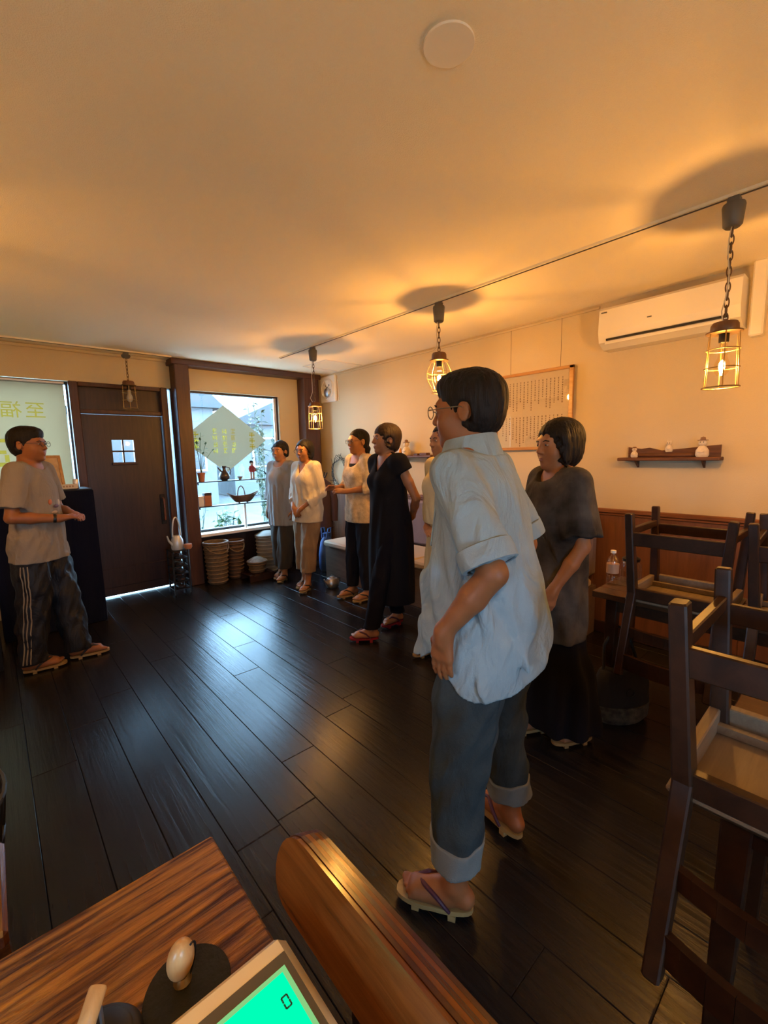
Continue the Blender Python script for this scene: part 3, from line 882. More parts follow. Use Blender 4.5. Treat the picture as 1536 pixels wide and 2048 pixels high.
# tilted round-ended plank beside the counter (the top of a bench back)
bp = thing('bench_back_plank', 'varnished reddish plank with a rounded end beside the counter', 'bench back', (.0, 0, 0))
TH = math.radians(72)
wdir = Vector((math.cos(TH), 0, math.sin(TH))); ndir = Vector((-math.sin(TH), 0, math.cos(TH)))
A0 = Vector((.270, 0, .702)); PWD, PY = .105, .605
outl = [(-.55, 0), (PY-.060, 0)]
for q in range(1, 12):
    a = PI*q/12
    outl.append((PY-.060+.060*math.sin(a)**.8, PWD/2-PWD/2*math.cos(a)))
outl += [(PY-.060, PWD), (-.55, PWD)]
NL = 6; LT = .0082
for q in range(NL):
    ins = .0 if q in (1, 2, 3) else .0014
    vv = []
    for lay in (0, 1):
        off = -q*LT-(LT-.0004)*lay
        for (yy, ww_) in outl:
            cw = PWD/2+(ww_-PWD/2)*(1-ins*2/PWD)
            vv.append(A0+Vector((0, yy-(ins if yy > 0 else 0), 0))+wdir*cw+ndir*off)
    n_ = len(outl)
    ff = [tuple(range(n_)), tuple(range(2*n_-1, n_-1, -1))]+[(i, (i+1) % n_, n_+(i+1) % n_, n_+i) for i in range(n_)]
    m = MB(); m.add(vv, ff); m.build('lamination', 'arm_wood' if q % 2 == 0 else 'arm_wood_dark', bp)
for yy in (.42, -.40):
    MB().bar((.322, yy, .735), (.34, yy, 0), .04, .04, (0, 1, 0), .004).build('post', 'chair_wood', bp)

# till display
M['till'] = mat('cream_till', (.80, .66, .38), .35)
M['till_bezel'] = mat('till_bezel', (.10, .085, .05), .45)
M['lcd'] = emis('green_display', (.0, .80, .34), 1.0)
M['lcd_edge'] = emis('green_display_edge', (.30, .72, .26), .6)
td = thing('till_display', 'cream till with a glowing green display at the bottom edge of the picture', 'cash register', (.235, .497, .70))
MB().box((-.26, -.21, .001), (0, 0, .057), bev=.012).build('body', 'till', td, smooth=True)
lz = .0573
MB().box((-.22, -.14, lz-.002), (-.012, -.030, lz), bev=.0).build('bezel', 'till_bezel', td)
MB().box((-.21, -.13, lz-.001), (-.020, -.045, lz+.0006)).build('display_edge', 'lcd_edge', td)
MB().box((-.205, -.125, lz-.0005), (-.026, -.051, lz+.0012)).build('display', 'lcd', td)
M['digit'] = mat('lcd_digit', (.0, .10, .06), .6)
dg = MB()
dx, dy = -.034, -.088
for (ax, ay, bx, by) in ((0, 0, 0, .006), (0, .007, 0, .013), (-.007, 0, -.007, .006), (-.007, .007, -.007, .013), (0, 0, -.007, 0), (0, .013, -.007, .013)):
    dg.bar((dx+ax, dy+ay, lz+.0015), (dx+bx, dy+by, lz+.0015), .0018, .0006)
dg.build('digit', 'digit', td)

# round black mat with an egg-shaped wooden ornament
o = MB().lathe([(.001, 0), (.052, 0), (.054, .002), (.053, .005), (.001, .0055)], (.125, .553, .70), 40).build('round_mat', mat('black_felt', (.008, .009, .008), .85, bump=(120, .3)), smooth=True)
tag(o, 'round black mat on the cedar counter', 'coaster')
M['nut_wood'] = wood('pale_nut_wood', (.42, .24, .09), (.60, .40, .18), .35, (8, 8, 1), 3, .1)
eg = thing('wooden_ornament', 'pale egg-shaped wooden ornament standing on the round black mat', 'ornament', (.122, .563, .7055), .4)
Rt = Matrix.Rotation(math.radians(10), 3, 'X')
MB().ell((0, 0, .036), (.018, .016, .029), 24, 16, Rt).build('egg', 'nut_wood', eg, smooth=True)
MB().tube([Vector((0, 0, .036)) + Rt @ Vector((.0182*math.cos(a)*.72+.004, .0125*math.cos(a)*.3-.0115*1, .0285*math.sin(a))) for a in [PI*k/12-PI/2 for k in range(13)]], .0014, 6).build('groove', 'iron', eg, smooth=True)
MB().lathe([(.010, 0), (.012, .004), (.008, .012)], n=14).build('foot', 'brass_wire', eg, smooth=True)

# iron pot with wooden lid knob
pt = thing('iron_pot', 'black iron pot with a pale wooden lid knob at the bottom left', 'pot', (.024, .548, .70))
MB().lathe([(.036, 0), (.046, .008), (.047, .018), (.042, .026), (.036, .028)], n=30).build('body', 'iron', pt, smooth=True)
MB().lathe([(.037, .028), (.034, .031), (.02, .033), (.001, .034)], n=30).build('lid', 'iron', pt, smooth=True)
Rk = Matrix.Rotation(math.radians(62), 3, 'Y') 
MB().lathe([(.0085, -.018), (.010, -.016), (.010, .016), (.0085, .018)], (0, 0.012, .066), 18, Matrix.Rotation(.9, 3, 'Z') @ Rk).build('knob', 'nut_wood', pt, smooth=True)
for s in (-.008, .008): MB().tube([(s, .012, .032), (s, .012, .062)], .0025, 6).build('knob_post', 'alu', pt, smooth=True)

# dark basket with wire ribs and a wooden stool at the left edge
bk = thing('wire_basket', 'black wire-ribbed basket on the floor at the left picture edge', 'basket', (-.265, 1.72, 0))
for k in range(20):
    a = 2*PI*k/20
    MB().tube([(.15*math.cos(a), .19*math.sin(a), .01), (.20*math.cos(a), .25*math.sin(a), .42)], .006, 6).build('rib', 'black_plastic', bk)
for zz, f in ((.012, .15), (.14, .167), (.28, .183), (.415, .20)):
    MB().tube([(f*math.cos(a), f*1.26*math.sin(a), zz) for a in [2*PI*k/32 for k in range(32)]], .007, 6, closed=True).build('hoop', 'black_plastic', bk, smooth=True)
st = thing('wooden_stool', 'honey-coloured wooden stool at the left picture edge', 'stool', (-.235, 1.27, 0))
MB().box((-.16, -.15, .40), (.165, .15, .44), bev=.008).build('seat', 'arm_wood', st)
for sx in (-1, 1):
    for sy in (-1, 1): MB().bar((sx*.12, sy*.11, .40), (sx*.14, sy*.13, 0), .035, .035, (0, 1, 0), .003).build('leg', 'arm_wood', st)

# ================================================================== LEFT SIDE: NAVY CABINET
nc = thing('draped_cabinet', 'tall cabinet covered with a navy cloth beside the door', 'cabinet', (.30, 4.62, 0))
n = 60; prof = []
def drape(z, s):
    pts = []
    for k in range(n):
        f = k/n*4; e = int(f); q = f-e
        hx, hy = .34, .20
        c = [(-hx, -hy), (hx, -hy), (hx, hy), (-hx, hy), (-hx, -hy)]
        px = c[e][0]+(c[e+1][0]-c[e][0])*q; py = c[e][1]+(c[e+1][1]-c[e][1])*q
        wv = s*.012*math.sin(k*1.7)
        L = math.hypot(px, py)
        pts.append((px+px/L*wv, py+py/L*wv, z))
    return pts
rows = [drape(z, s) for z, s in ((0.005, 1), (.3, .9), (.7, .6), (1.05, .25), (1.15, 0))]
m = MB(); vv = sum(rows, []); ff = []
for i in range(4):
    for k in range(n): ff.append((i*n+k, i*n+(k+1) % n, (i+1)*n+(k+1) % n, (i+1)*n+k))
ff.append(tuple(range(4*n, 5*n))); ff.append(tuple(range(n-1, -1, -1)))
m.add(vv, ff); m.build('cloth', 'navy_cloth', nc, smooth=True)
MB().box((-.335, -.195, 1.150), (.335, .195, 1.162), bev=.003).build('top_board', 'iron', nc)
ph = thing('photo_frame', 'light wooden picture frame leaning on the navy cabinet behind the speaker', 'picture frame', (.36, 4.68, 1.1625), .2)
Rf = Matrix.Rotation(math.radians(12), 3, 'X')
m = MB()
for (lo, hi) in (((-.125, -.009, 0), (.125, .009, .022)), ((-.125, -.009, .268), (.125, .009, .29)), ((-.125, -.009, .022), (-.103, .009, .268)), ((.103, -.009, .022), (.125, .009, .268))):
    m.box(lo, hi, Matrix.Rotation(math.radians(-12), 3, 'X'), (0, 0, 0))
m.build('frame', 'frame_gold', ph)
MB().box((-.103, -.002, .022), (.103, .004, .268), Matrix.Rotation(math.radians(-12), 3, 'X'), (0, 0, 0)).build('picture', mat('sepia_picture', (.55, .38, .20), .6, var=(9, .35)), ph)
sg = thing('small_sign', 'small pale sign plate lying on the edge of the navy cabinet', 'sign', (.46, 4.50, 1.1625), .1)
MB().box((-.085, -.012, 0), (.085, .012, .042), Matrix.Rotation(math.radians(-18), 3, 'X'), (0, 0, 0), .003).build('plate', mat('sign_plate', (.50, .45, .36), .5), sg)
m = MB()
for k in range(6): m.box((-.06+k*.021, -.0135, .014), (-.048+k*.021, -.0118, .028), Matrix.Rotation(math.radians(-18), 3, 'X'), (0, 0, 0))
m.build('lettering', 'ink', sg)['kind'] = 'stuff'
o = MB().lathe([(.02, 0), (.022, .004), (.022, .075), (.019, .08), (.019, .07), (.001, .069)], (.545, 4.60, 1.1625), 18).build('metal_cup', 'alu', smooth=True)
tag(o, 'small metal cup at the right end of the navy cabinet top', 'cup')
# low black shelf with a red standby light behind the speaker
lb = thing('low_shelf', 'low black shelf with a red standby light behind the speaker', 'shelf', (-.25, 4.05, 0))
MB().box((-.45, -.22, .36), (.20, .22, .39), bev=.003).build('top_board', 'iron', lb)
for sx in (-.43, .17):
    for sy in (-.2, .2): MB().bar((sx, sy, .36), (sx, sy, 0), .03, .03, (0, 1, 0)).build('leg', 'iron', lb)
MB().box((-.40, -.18, .03), (.16, .18, .05)).build('lower_board', 'iron', lb)
MB().box((-.2, -.15, .05), (.14, .10, .20), bev=.008).build('amplifier', 'black_plastic', lb)
MB().ell((.10, -.152, .14), (.005, .003, .005), 10, 6).build('standby_light', emis('red_led', (1, .04, .02), 8), lb)
MB().box((-.35, -.15, .39), (.12, .15, .56), bev=.02).build('blue_box', mat('pale_blue_box', (.22, .36, .50), .6), lb)
# ================================================================== SHOP WINDOW DISPLAY
struct('trim_10', box((1.676, YW-.02, 0), (3.075, YW, .515)), 'dark_wood')
def wshelf(z, label):
    t = thing('window_shelf', label, 'shelf', (2.225, YW-.075, z))
    MB().box((-.545, -.065, -.010), (.545, .065, 0), bev=.002).build('board', 'iron', t)
    for sx in (-.5, .5): MB().box((sx-.006, .03, -.04), (sx+.006, .07, -.010)).build('bracket', 'iron', t)
wshelf(1.135, 'upper thin dark shelf across the shop window')
wshelf(.858, 'lower thin dark shelf across the shop window')
YS = YW-.08
o = MB().tube([(2.24, YS+.01, .55), (2.24, YS+.01, .848)], .016, 10).build('shelf_prop', 'white_plastic', smooth=True)
tag(o, 'white round prop under the lower window shelf', 'post')
# potted twig plant
pp = thing('potted_plant', 'small terracotta pot with tall sparse stems on the upper window shelf', 'plant', (1.755, YS, 1.135))
MB().lathe([(.030, 0), (.040, .085), (.044, .085), (.045, .10), (.038, .10), (.036, .085), (.001, .08)], n=20).build('pot', 'terracotta', pp, smooth=True)
r = random.Random(2)
for k, (dx, dy, h) in enumerate(((-.06, 0, .40), (.03, .01, .46), (.15, -.01, .28), (-.02, .02, .33), (.08, .0, .36))):
    s = MB().tube([(0, 0, .08), (dx*.25, dy, .08+h*.5), (dx, dy, .08+h)], [.004, .003, .002], 6).build('stem', 'pot_leaf', pp, smooth=True)
    lv = MB()
    for q in range(5):
        f = .6+.1*q
        p = Vector((dx*f*f, dy, .08+h*f)); a = r.uniform(0, 6.28)
        dd = Vector((math.cos(a), math.sin(a)*.4, r.uniform(-.2, .6))).normalized()*.05
        sd = Vector((0, 0, 1)).cross(dd).normalized()*.014
        lv.add([p, p+dd*.5+sd, p+dd, p+dd*.5-sd+Vector((0, 0, .004))], [(0, 1, 2, 3)])
    lv.build('leaves', 'pot_leaf', s)
# dark long-necked vase with handle
M['dark_glaze'] = mat('dark_glaze', (.045, .03, .022), .3, var=(14, .3))
vz = thing('handled_vase', 'dark brown pitcher with a looped handle on the upper window shelf', 'pitcher', (2.015, YS, 1.135))
MB().lathe([(.03, 0), (.055, .02), (.062, .05), (.05, .085), (.026, .11), (.022, .14), (.030, .165), (.026, .165)], n=22).build('body', 'dark_glaze', vz, smooth=True)
MB().tube([(.024, 0, .15), (.06, 0, .145), (.078, 0, .10), (.06, 0, .05)], .006, 8).build('handle', 'dark_glaze', vz, smooth=True)
MB().tube([(-.03, 0, .10), (-.06, 0, .13), (-.072, 0, .15)], [.012, .009, .008], 8).build('spout', 'dark_glaze', vz, smooth=True)
bw = MB().lathe([(.014, 0), (.016, .006), (.035, .036), (.037, .038), (.034, .038), (.014, .010), (.001, .009)], (2.20, YS, 1.135), 20).build('small_bowl', mat('grey_glaze', (.30, .28, .25), .4), smooth=True)
tag(bw, 'small grey bowl between the pitcher and the doll on the upper window shelf', 'bowl')
# doll
dl = thing('doll', 'small doll in a red jacket standing on the upper window shelf', 'doll', (2.355, YS, 1.135))
M['doll_red'] = mat('doll_red', (.42, .05, .05), .6); M['doll_pale'] = mat('doll_pale', (.62, .52, .45), .6)
for s in (-1, 1):
    MB().lathe([(.014, 0), (.015, .01), (.012, .02), (.013, .085)], (s*.016, 0, 0), 12).build('leg', 'doll_pale', dl, smooth=True)
    MB().tube([(s*.024, 0, .150), (s*.038, -.006, .115), (s*.034, -.014, .09)], .008, 8).build('arm', 'doll_red', dl, smooth=True)
MB().lathe([(.032, .08), (.030, .10), (.024, .135), (.022, .155), (.010, .162)], n=18).build('jacket', 'doll_red', dl, smooth=True)
MB().ell((0, 0, .185), (.022, .022, .026), 16, 10).build('head', 'doll_pale', dl, smooth=True)
MB().ell((0, .004, .196), (.025, .025, .024), 16, 10).build('hair', 'iron', dl, smooth=True)
# kettle
kt = thing('kettle', 'dark kettle with an arched handle at the right end of the upper window shelf', 'kettle', (2.60, YS, 1.135))
MB().lathe([(.04, 0), (.058, .02), (.062, .045), (.05, .075), (.03, .085)], n=24).build('body', 'iron', kt, smooth=True)
MB().lathe([(.031, .085), (.028, .094), (.008, .098), (.008, .108), (.001, .110)], n=20).build('lid', 'iron', kt, smooth=True)
MB().tube([(.055*math.cos(a), 0, .07+.075*math.sin(a)) for a in [PI*k/12 for k in range(13)]], .005, 8).build('handle', 'iron', kt, smooth=True)
MB().tube([(-.05, 0, .04), (-.075, 0, .06), (-.09, 0, .085)], [.013, .009, .007], 8).build('spout', 'iron', kt, smooth=True)
# boat-shaped basket with handle on lower shelf
bb = thing('boat_basket', 'boat-shaped wicker basket with an arched handle on the lower window shelf', 'basket', (2.215, YS-.015, .858))
m = MB(); vv = []; N = 28; rows = 7
for i in range(rows):
    f = i/(rows-1)
    for k in range(N):
        a = 2*PI*k/N
        ex = .085+.105*f**.8; ey = .028+.034*f**.7
        lift = .045*abs(math.cos(a))**3*f
        vv.append((ex*math.cos(a), ey*math.sin(a), .012+.07*f+lift))
ff = [tuple(range(N-1, -1, -1))]
for i in range(rows-1):
    for k in range(N): ff.append((i*N+k, i*N+(k+1) % N, (i+1)*N+(k+1) % N, (i+1)*N+k))
m.add(vv, ff); m.build('bowl', 'wicker_dark', bb, smooth=True)
MB().tube(vv[-N:], .005, 6, closed=True).build('rim', 'wicker_dark', bb, smooth=True)
MB().tube([(.045*math.cos(a)-.02, 0, .085+.115*math.sin(a)) for a in [PI*k/14 for k in range(15)]], .006, 8).build('handle', 'wicker_dark', bb, smooth=True)
for s in (-1, 1): MB().ell((s*.05, 0, .007), (.012, .018, .007), 12, 8).build('foot', 'wicker_dark', bb, smooth=True)
for nm, x, hh, wd, mt_, lab in (('paper_box', 1.722, .115, .058, 'white_plastic', 'small white box at the left end of the lower window shelf'), ('wooden_box', 1.80, .15, .078, 'terracotta', 'brown lidded box beside the white one on the lower window shelf')):
    t = thing(nm, lab, 'box', (x, YS, .858))
    MB().box((-wd/2, -.035, 0), (wd/2, .035, hh*.8), bev=.003).build('body', mt_, t)
    MB().box((-wd/2-.002, -.037, hh*.8), (wd/2+.002, .037, hh), bev=.003).build('lid', mt_ if mt_ == 'white_plastic' else 'dark_wood', t)

# diamond sign on the glass
M['sign_grey'] = translucent('sign_film', (.45, .45, .38), (.30, .28, .22), .6)
M['sign_yellow'] = tinted_film('sign_yellow', (1.0, .96, .42), (.80, .68, .12), .2)
ds = thing('diamond_sign', 'grey diamond-shaped sign with yellow lettering fixed to the shop window', 'sign', (0, YW+.052, 0))
MB().prism([(2.11, 2.0), (2.625, 1.60), (2.10, 1.22), (1.703, 1.53), (1.703, 1.68)], -.003, 0, 'y').build('film', 'sign_grey', ds)
lt = MB(); r = random.Random(8)
for cx in (1.985, 2.10, 2.205):
    for q in range(4):
        zc = 1.70-.075*q
        for _ in range(5):
            if r.random() < .5: lt.box((cx-.028, -.0045, zc+r.uniform(-.026, .022)), (cx+.028, -.003, zc+r.uniform(.024, .03)-.0)) if False else lt.box((cx-.028+r.uniform(0, .01), -.0045, zc-.028+.013*_), (cx+.028-r.uniform(0, .01), -.003, zc-.022+.013*_))
            else: lt.box((cx-.024+.011*_, -.0045, zc-.028), (cx-.018+.011*_, -.003, zc+.026))
for cx in (1.765, 2.44):
    for q in range(3):
        zc = 1.66-.07*q
        lt.box((cx-.035, -.0045, zc-.008), (cx+.035, -.003, zc+.008)); lt.box((cx-.006, -.0045, zc-.03), (cx+.006, -.003, zc+.03)); lt.box((cx-.03, -.0045, zc+.02), (cx+.022, -.003, zc+.03))
lt.build('lettering', 'sign_yellow', ds)['kind'] = 'stuff'

# ------------------------------------------------------------------ baskets under the window
def basket(label, x, y, r0, r1, h, mt_, handle=True, lid=False, sx=1.0, z=0.0):
    t = thing('wicker_basket', label, 'basket', (x, y, z), 0, 'baskets under the shop window')
    MB().lathe([(r0*.96, 0), (r0, .01), (r1, h-.02), (r1*1.0, h), (r1*.9, h), (r0*.88, .03), (.001, .028)], n=26, sx=sx).build('body', mt_, t, smooth=True)
    m = MB(); nh = int(h/.042)
    for i in range(nh):
        f = (i+.5)/nh; rad = r0+(r1-r0)*f+.003
        m.tube([(rad*sx*math.cos(a), rad*math.sin(a), f*h) for a in [2*PI*k/26 for k in range(26)]], .009, 6, closed=True)
    m.build('weave', mt_, t, smooth=True)
    MB().tube([(r1*sx*math.cos(a), r1*math.sin(a), h) for a in [2*PI*k/26 for k in range(26)]], .014, 8, closed=True).build('rim', mt_, t, smooth=True)
    if handle:
        MB().tube([(r1*sx*math.cos(a)*.98, -r1*.25-math.sin(a)*r1*.85, h-.02-.09*math.sin(a)) for a in [PI*k/14 for k in range(15)]], .008, 8).build('handle', 'wicker', t, smooth=True)
    if lid:
        MB().lathe([(r1*1.05, h), (r1*1.02, h+.012), (r1*.4, h+.05), (.001, h+.055)], n=26, sx=sx).build('lid', mt_, t, smooth=True)
M['bucket_grey'] = mat('grey_bucket', (.28, .25, .20), .6, var=(6, .2))
basket('large wicker basket beside the window post', 1.80, 4.87, .10, .128, .46, 'wicker')
basket('brown wicker basket second from the window post', 2.045, 4.94, .078, .10, .43, 'wicker_dark', True)
basket('tall grey-green lidded bin at the right under the shop window', 2.445, 4.92, .11, .13, .45, 'bucket_grey', False, True)
basket('small flat straw basket in front of the bins', 2.20, 4.70, .085, .105, .12, 'wicker', False, True, 1.0, .082)
cr = thing('wooden_crate', 'low dark slatted crate standing under the small straw basket', 'crate', (2.20, 4.70, 0))
for k in range(5): MB().box((-.15+.061*k, -.12, .065), (-.15+.061*k+.052, .12, .078), bev=.002).build('slat', 'dark_wood', cr)
for s in (-1, 1): MB().box((-.15, s*.11-.01, 0), (.15, s*.11+.01, .065)).build('runner', 'dark_wood', cr)

# rack of sandals and watering can by the door post
rk = thing('sandal_rack', 'narrow black rack of small shelves beside the window post', 'shelf', (1.375, 4.80, 0))
for sx in (-.075, .075):
    for sy in (-.085, .085): MB().bar((sx, sy, 0), (sx, sy, .46), .014, .014, (0, 1, 0)).build('post', 'iron', rk)
for zz in (.05, .13, .21, .29, .37, .452): MB().box((-.082, -.092, zz), (.082, .092, zz+.008)).build('board', 'iron', rk)
M['sole_dark'] = mat('sole_dark', (.03, .022, .02), .35)
for i, zz in enumerate((.058, .138, .218, .298, .378)):
    t = thing('spare_sandal', 'dark wooden sandal on shelf level %s of the black rack' % ('one', 'two', 'three', 'four', 'five')[i], 'sandal', (1.375, 4.79, zz), 0, 'sandals on the rack')
    outl = [(.042*math.cos(a), .082*math.sin(a)) for a in [2*PI*k/20 for k in range(20)]]
    MB().prism(outl, .014, .030, 'z').build('sole', 'sole_dark', t)
    for yy in (-.035, .035): MB().box((-.036, yy-.01, .0005), (.036, yy+.01, .014)).build('tooth', 'sole_dark', t)
    MB().tube([(-.036, .02, .030), (-.018, -.02, .044), (0, -.045, .030), (.018, -.02, .044), (.036, .02, .030)], .0045, 6).build('strap', 'alu' if i in (2, 3) else 'sole_dark', t, smooth=True)
M['pale_zinc'] = mat('pale_zinc', (.55, .58, .60), .35, .3)
wc = thing('watering_can', 'pale watering can with a tall hoop handle on the black rack by the door', 'watering can', (1.38, 4.80, .4605), .3)
MB().lathe([(.055, 0), (.062, .02), (.058, .10), (.038, .14), (.036, .145), (.03, .145)], n=24).build('body', 'pale_zinc', wc, smooth=True)
MB().tube([(.045*math.cos(a), 0, .135+.20*math.sin(a)) for a in [PI*k/16 for k in range(17)]], .0075, 8).build('handle', 'pale_zinc', wc, smooth=True)
MB().tube([(-.05, 0, .05), (-.09, 0, .10), (-.105, 0, .155)], [.014, .010, .008], 8).build('spout', 'pale_zinc', wc, smooth=True)
o = MB().lathe([(.03, 0), (.042, .02), (.040, .05), (.036, .052)], (1.465, 4.74, .4605), 16).build('small_pot', 'terracotta', smooth=True)
o.location = (0, 0, 0)
tag(o, 'small terracotta pot beside the watering can', 'pot')

# ------------------------------------------------------------------ corner: coat stand, coat, blue bag, wire wreath
cs = thing('coat_stand', 'thin black coat stand in the far corner', 'coat stand', (3.13, 4.72, 0))
MB().tube([(0, 0, .02), (0, 0, 1.30)], .012, 10).build('pole', 'iron', cs, smooth=True)
MB().lathe([(.16, 0), (.16, .012), (.03, .028), (.012, .03)], n=24).build('base', 'iron', cs, smooth=True)
for k in range(4):
    a = PI/2*k+.4
    MB().tube([(0, 0, 1.10), (.07*math.cos(a), .07*math.sin(a), 1.12), (.10*math.cos(a), .10*math.sin(a), 1.18)], .007, 8).build('hook', 'iron', cs, smooth=True)
M['plum'] = mat('plum_coat', (.05, .028, .038), .9, bump=(20, .4))
co = thing('hanging_coat', 'dark plum coat hanging on the corner coat stand', 'coat', (3.06, 4.62, .50))
m = MB(); N = 24; vv = []
lev = [(0, .13, .075), (.15, .135, .075), (.32, .13, .07), (.46, .14, .065), (.55, .13, .055), (.61, .05, .035)]
for z, a_, b_ in lev:
    for k in range(N):
        a = 2*PI*k/N; wv = 1+.10*math.sin(5*a+z*3)*(1-z/.7)
        vv.append((a_*wv*math.cos(a), b_*wv*math.sin(a), z))
ff = [tuple(range(N-1, -1, -1)), tuple(range((len(lev)-1)*N, len(lev)*N))]
for i in range(len(lev)-1):
    for k in range(N): ff.append((i*N+k, i*N+(k+1) % N, (i+1)*N+(k+1) % N, (i+1)*N+k))
m.add(vv, ff); co.rotation_euler = (0, 0, -.7); m.build('body', 'plum', co, smooth=True)
for s in (-1, 1): MB().tube([(s*.12, 0, .53), (s*.165, -.01, .33), (s*.16, -.02, .08)], [.05, .048, .042], 12).build('sleeve', 'plum', co, smooth=True)
M['blue_fabric'] = mat('blue_fabric', (.03, .09, .28), .7, bump=(30, .3))
bb = thing('blue_bag', 'bright blue cloth bag on the floor behind the woman in the white shirt', 'bag', (2.98, 4.42, 0), .4)
MB().lathe([(.10, 0), (.13, .04), (.135, .2), (.10, .36), (.05, .42), (.06, .46)], n=24, sx=1, sy=.6).build('body', 'blue_fabric', bb, smooth=True)
for s in (-1, 1): MB().tube([(-.05, s*.03, .40), (-.03, s*.05, .52), (.03, s*.05, .52), (.05, s*.03, .40)], .008, 8).build('strap', 'blue_fabric', bb, smooth=True)
wr_ = thing('wire_wreath', 'dark wire wreath hung on the wall near the corner', 'ornament', (XR-.02, 4.62, 1.18))
r = random.Random(6)
for q in range(5):
    pts = []
    for k in range(24):
        a = 2*PI*k/24
        rad = .17+.02*math.sin(3*a+q)+r.uniform(-.012, .012)
        pts.append((-.01-.006*q, rad*math.cos(a)*(1-.04*q), rad*math.sin(a)*(1+.03*q)))
    MB().tube(pts, .003, 5, closed=True).build('twig', 'iron', wr_, smooth=True)
for q in range(6):
    a = .5+q
    MB().tube([(-.02, .16*math.cos(a), .16*math.sin(a)), (-.03, .24*math.cos(a+.3), .24*math.sin(a+.3))], .0025, 5).build('sprig', 'iron', wr_)
tn = thing('steel_teapot', 'small shiny steel teapot standing on the floor before the bench', 'teapot', (2.60, 3.78, 0))
MB().lathe([(.05, 0), (.07, .02), (.075, .06), (.055, .10), (.03, .11)], n=24).build('body', 'alu', tn, smooth=True)
MB().lathe([(.031, .11), (.025, .12), (.008, .124), (.008, .136), (.001, .138)], n=18).build('lid', 'alu', tn, smooth=True)
MB().tube([(-.06, 0, .05), (-.09, 0, .08), (-.10, 0, .105)], [.014, .010, .008], 8).build('spout', 'alu', tn, smooth=True)
MB().tube([(.06, 0, .085), (.10, 0, .09), (.10, 0, .04), (.068, 0, .035)], .006, 8).build('handle', 'black_plastic', tn, smooth=True)
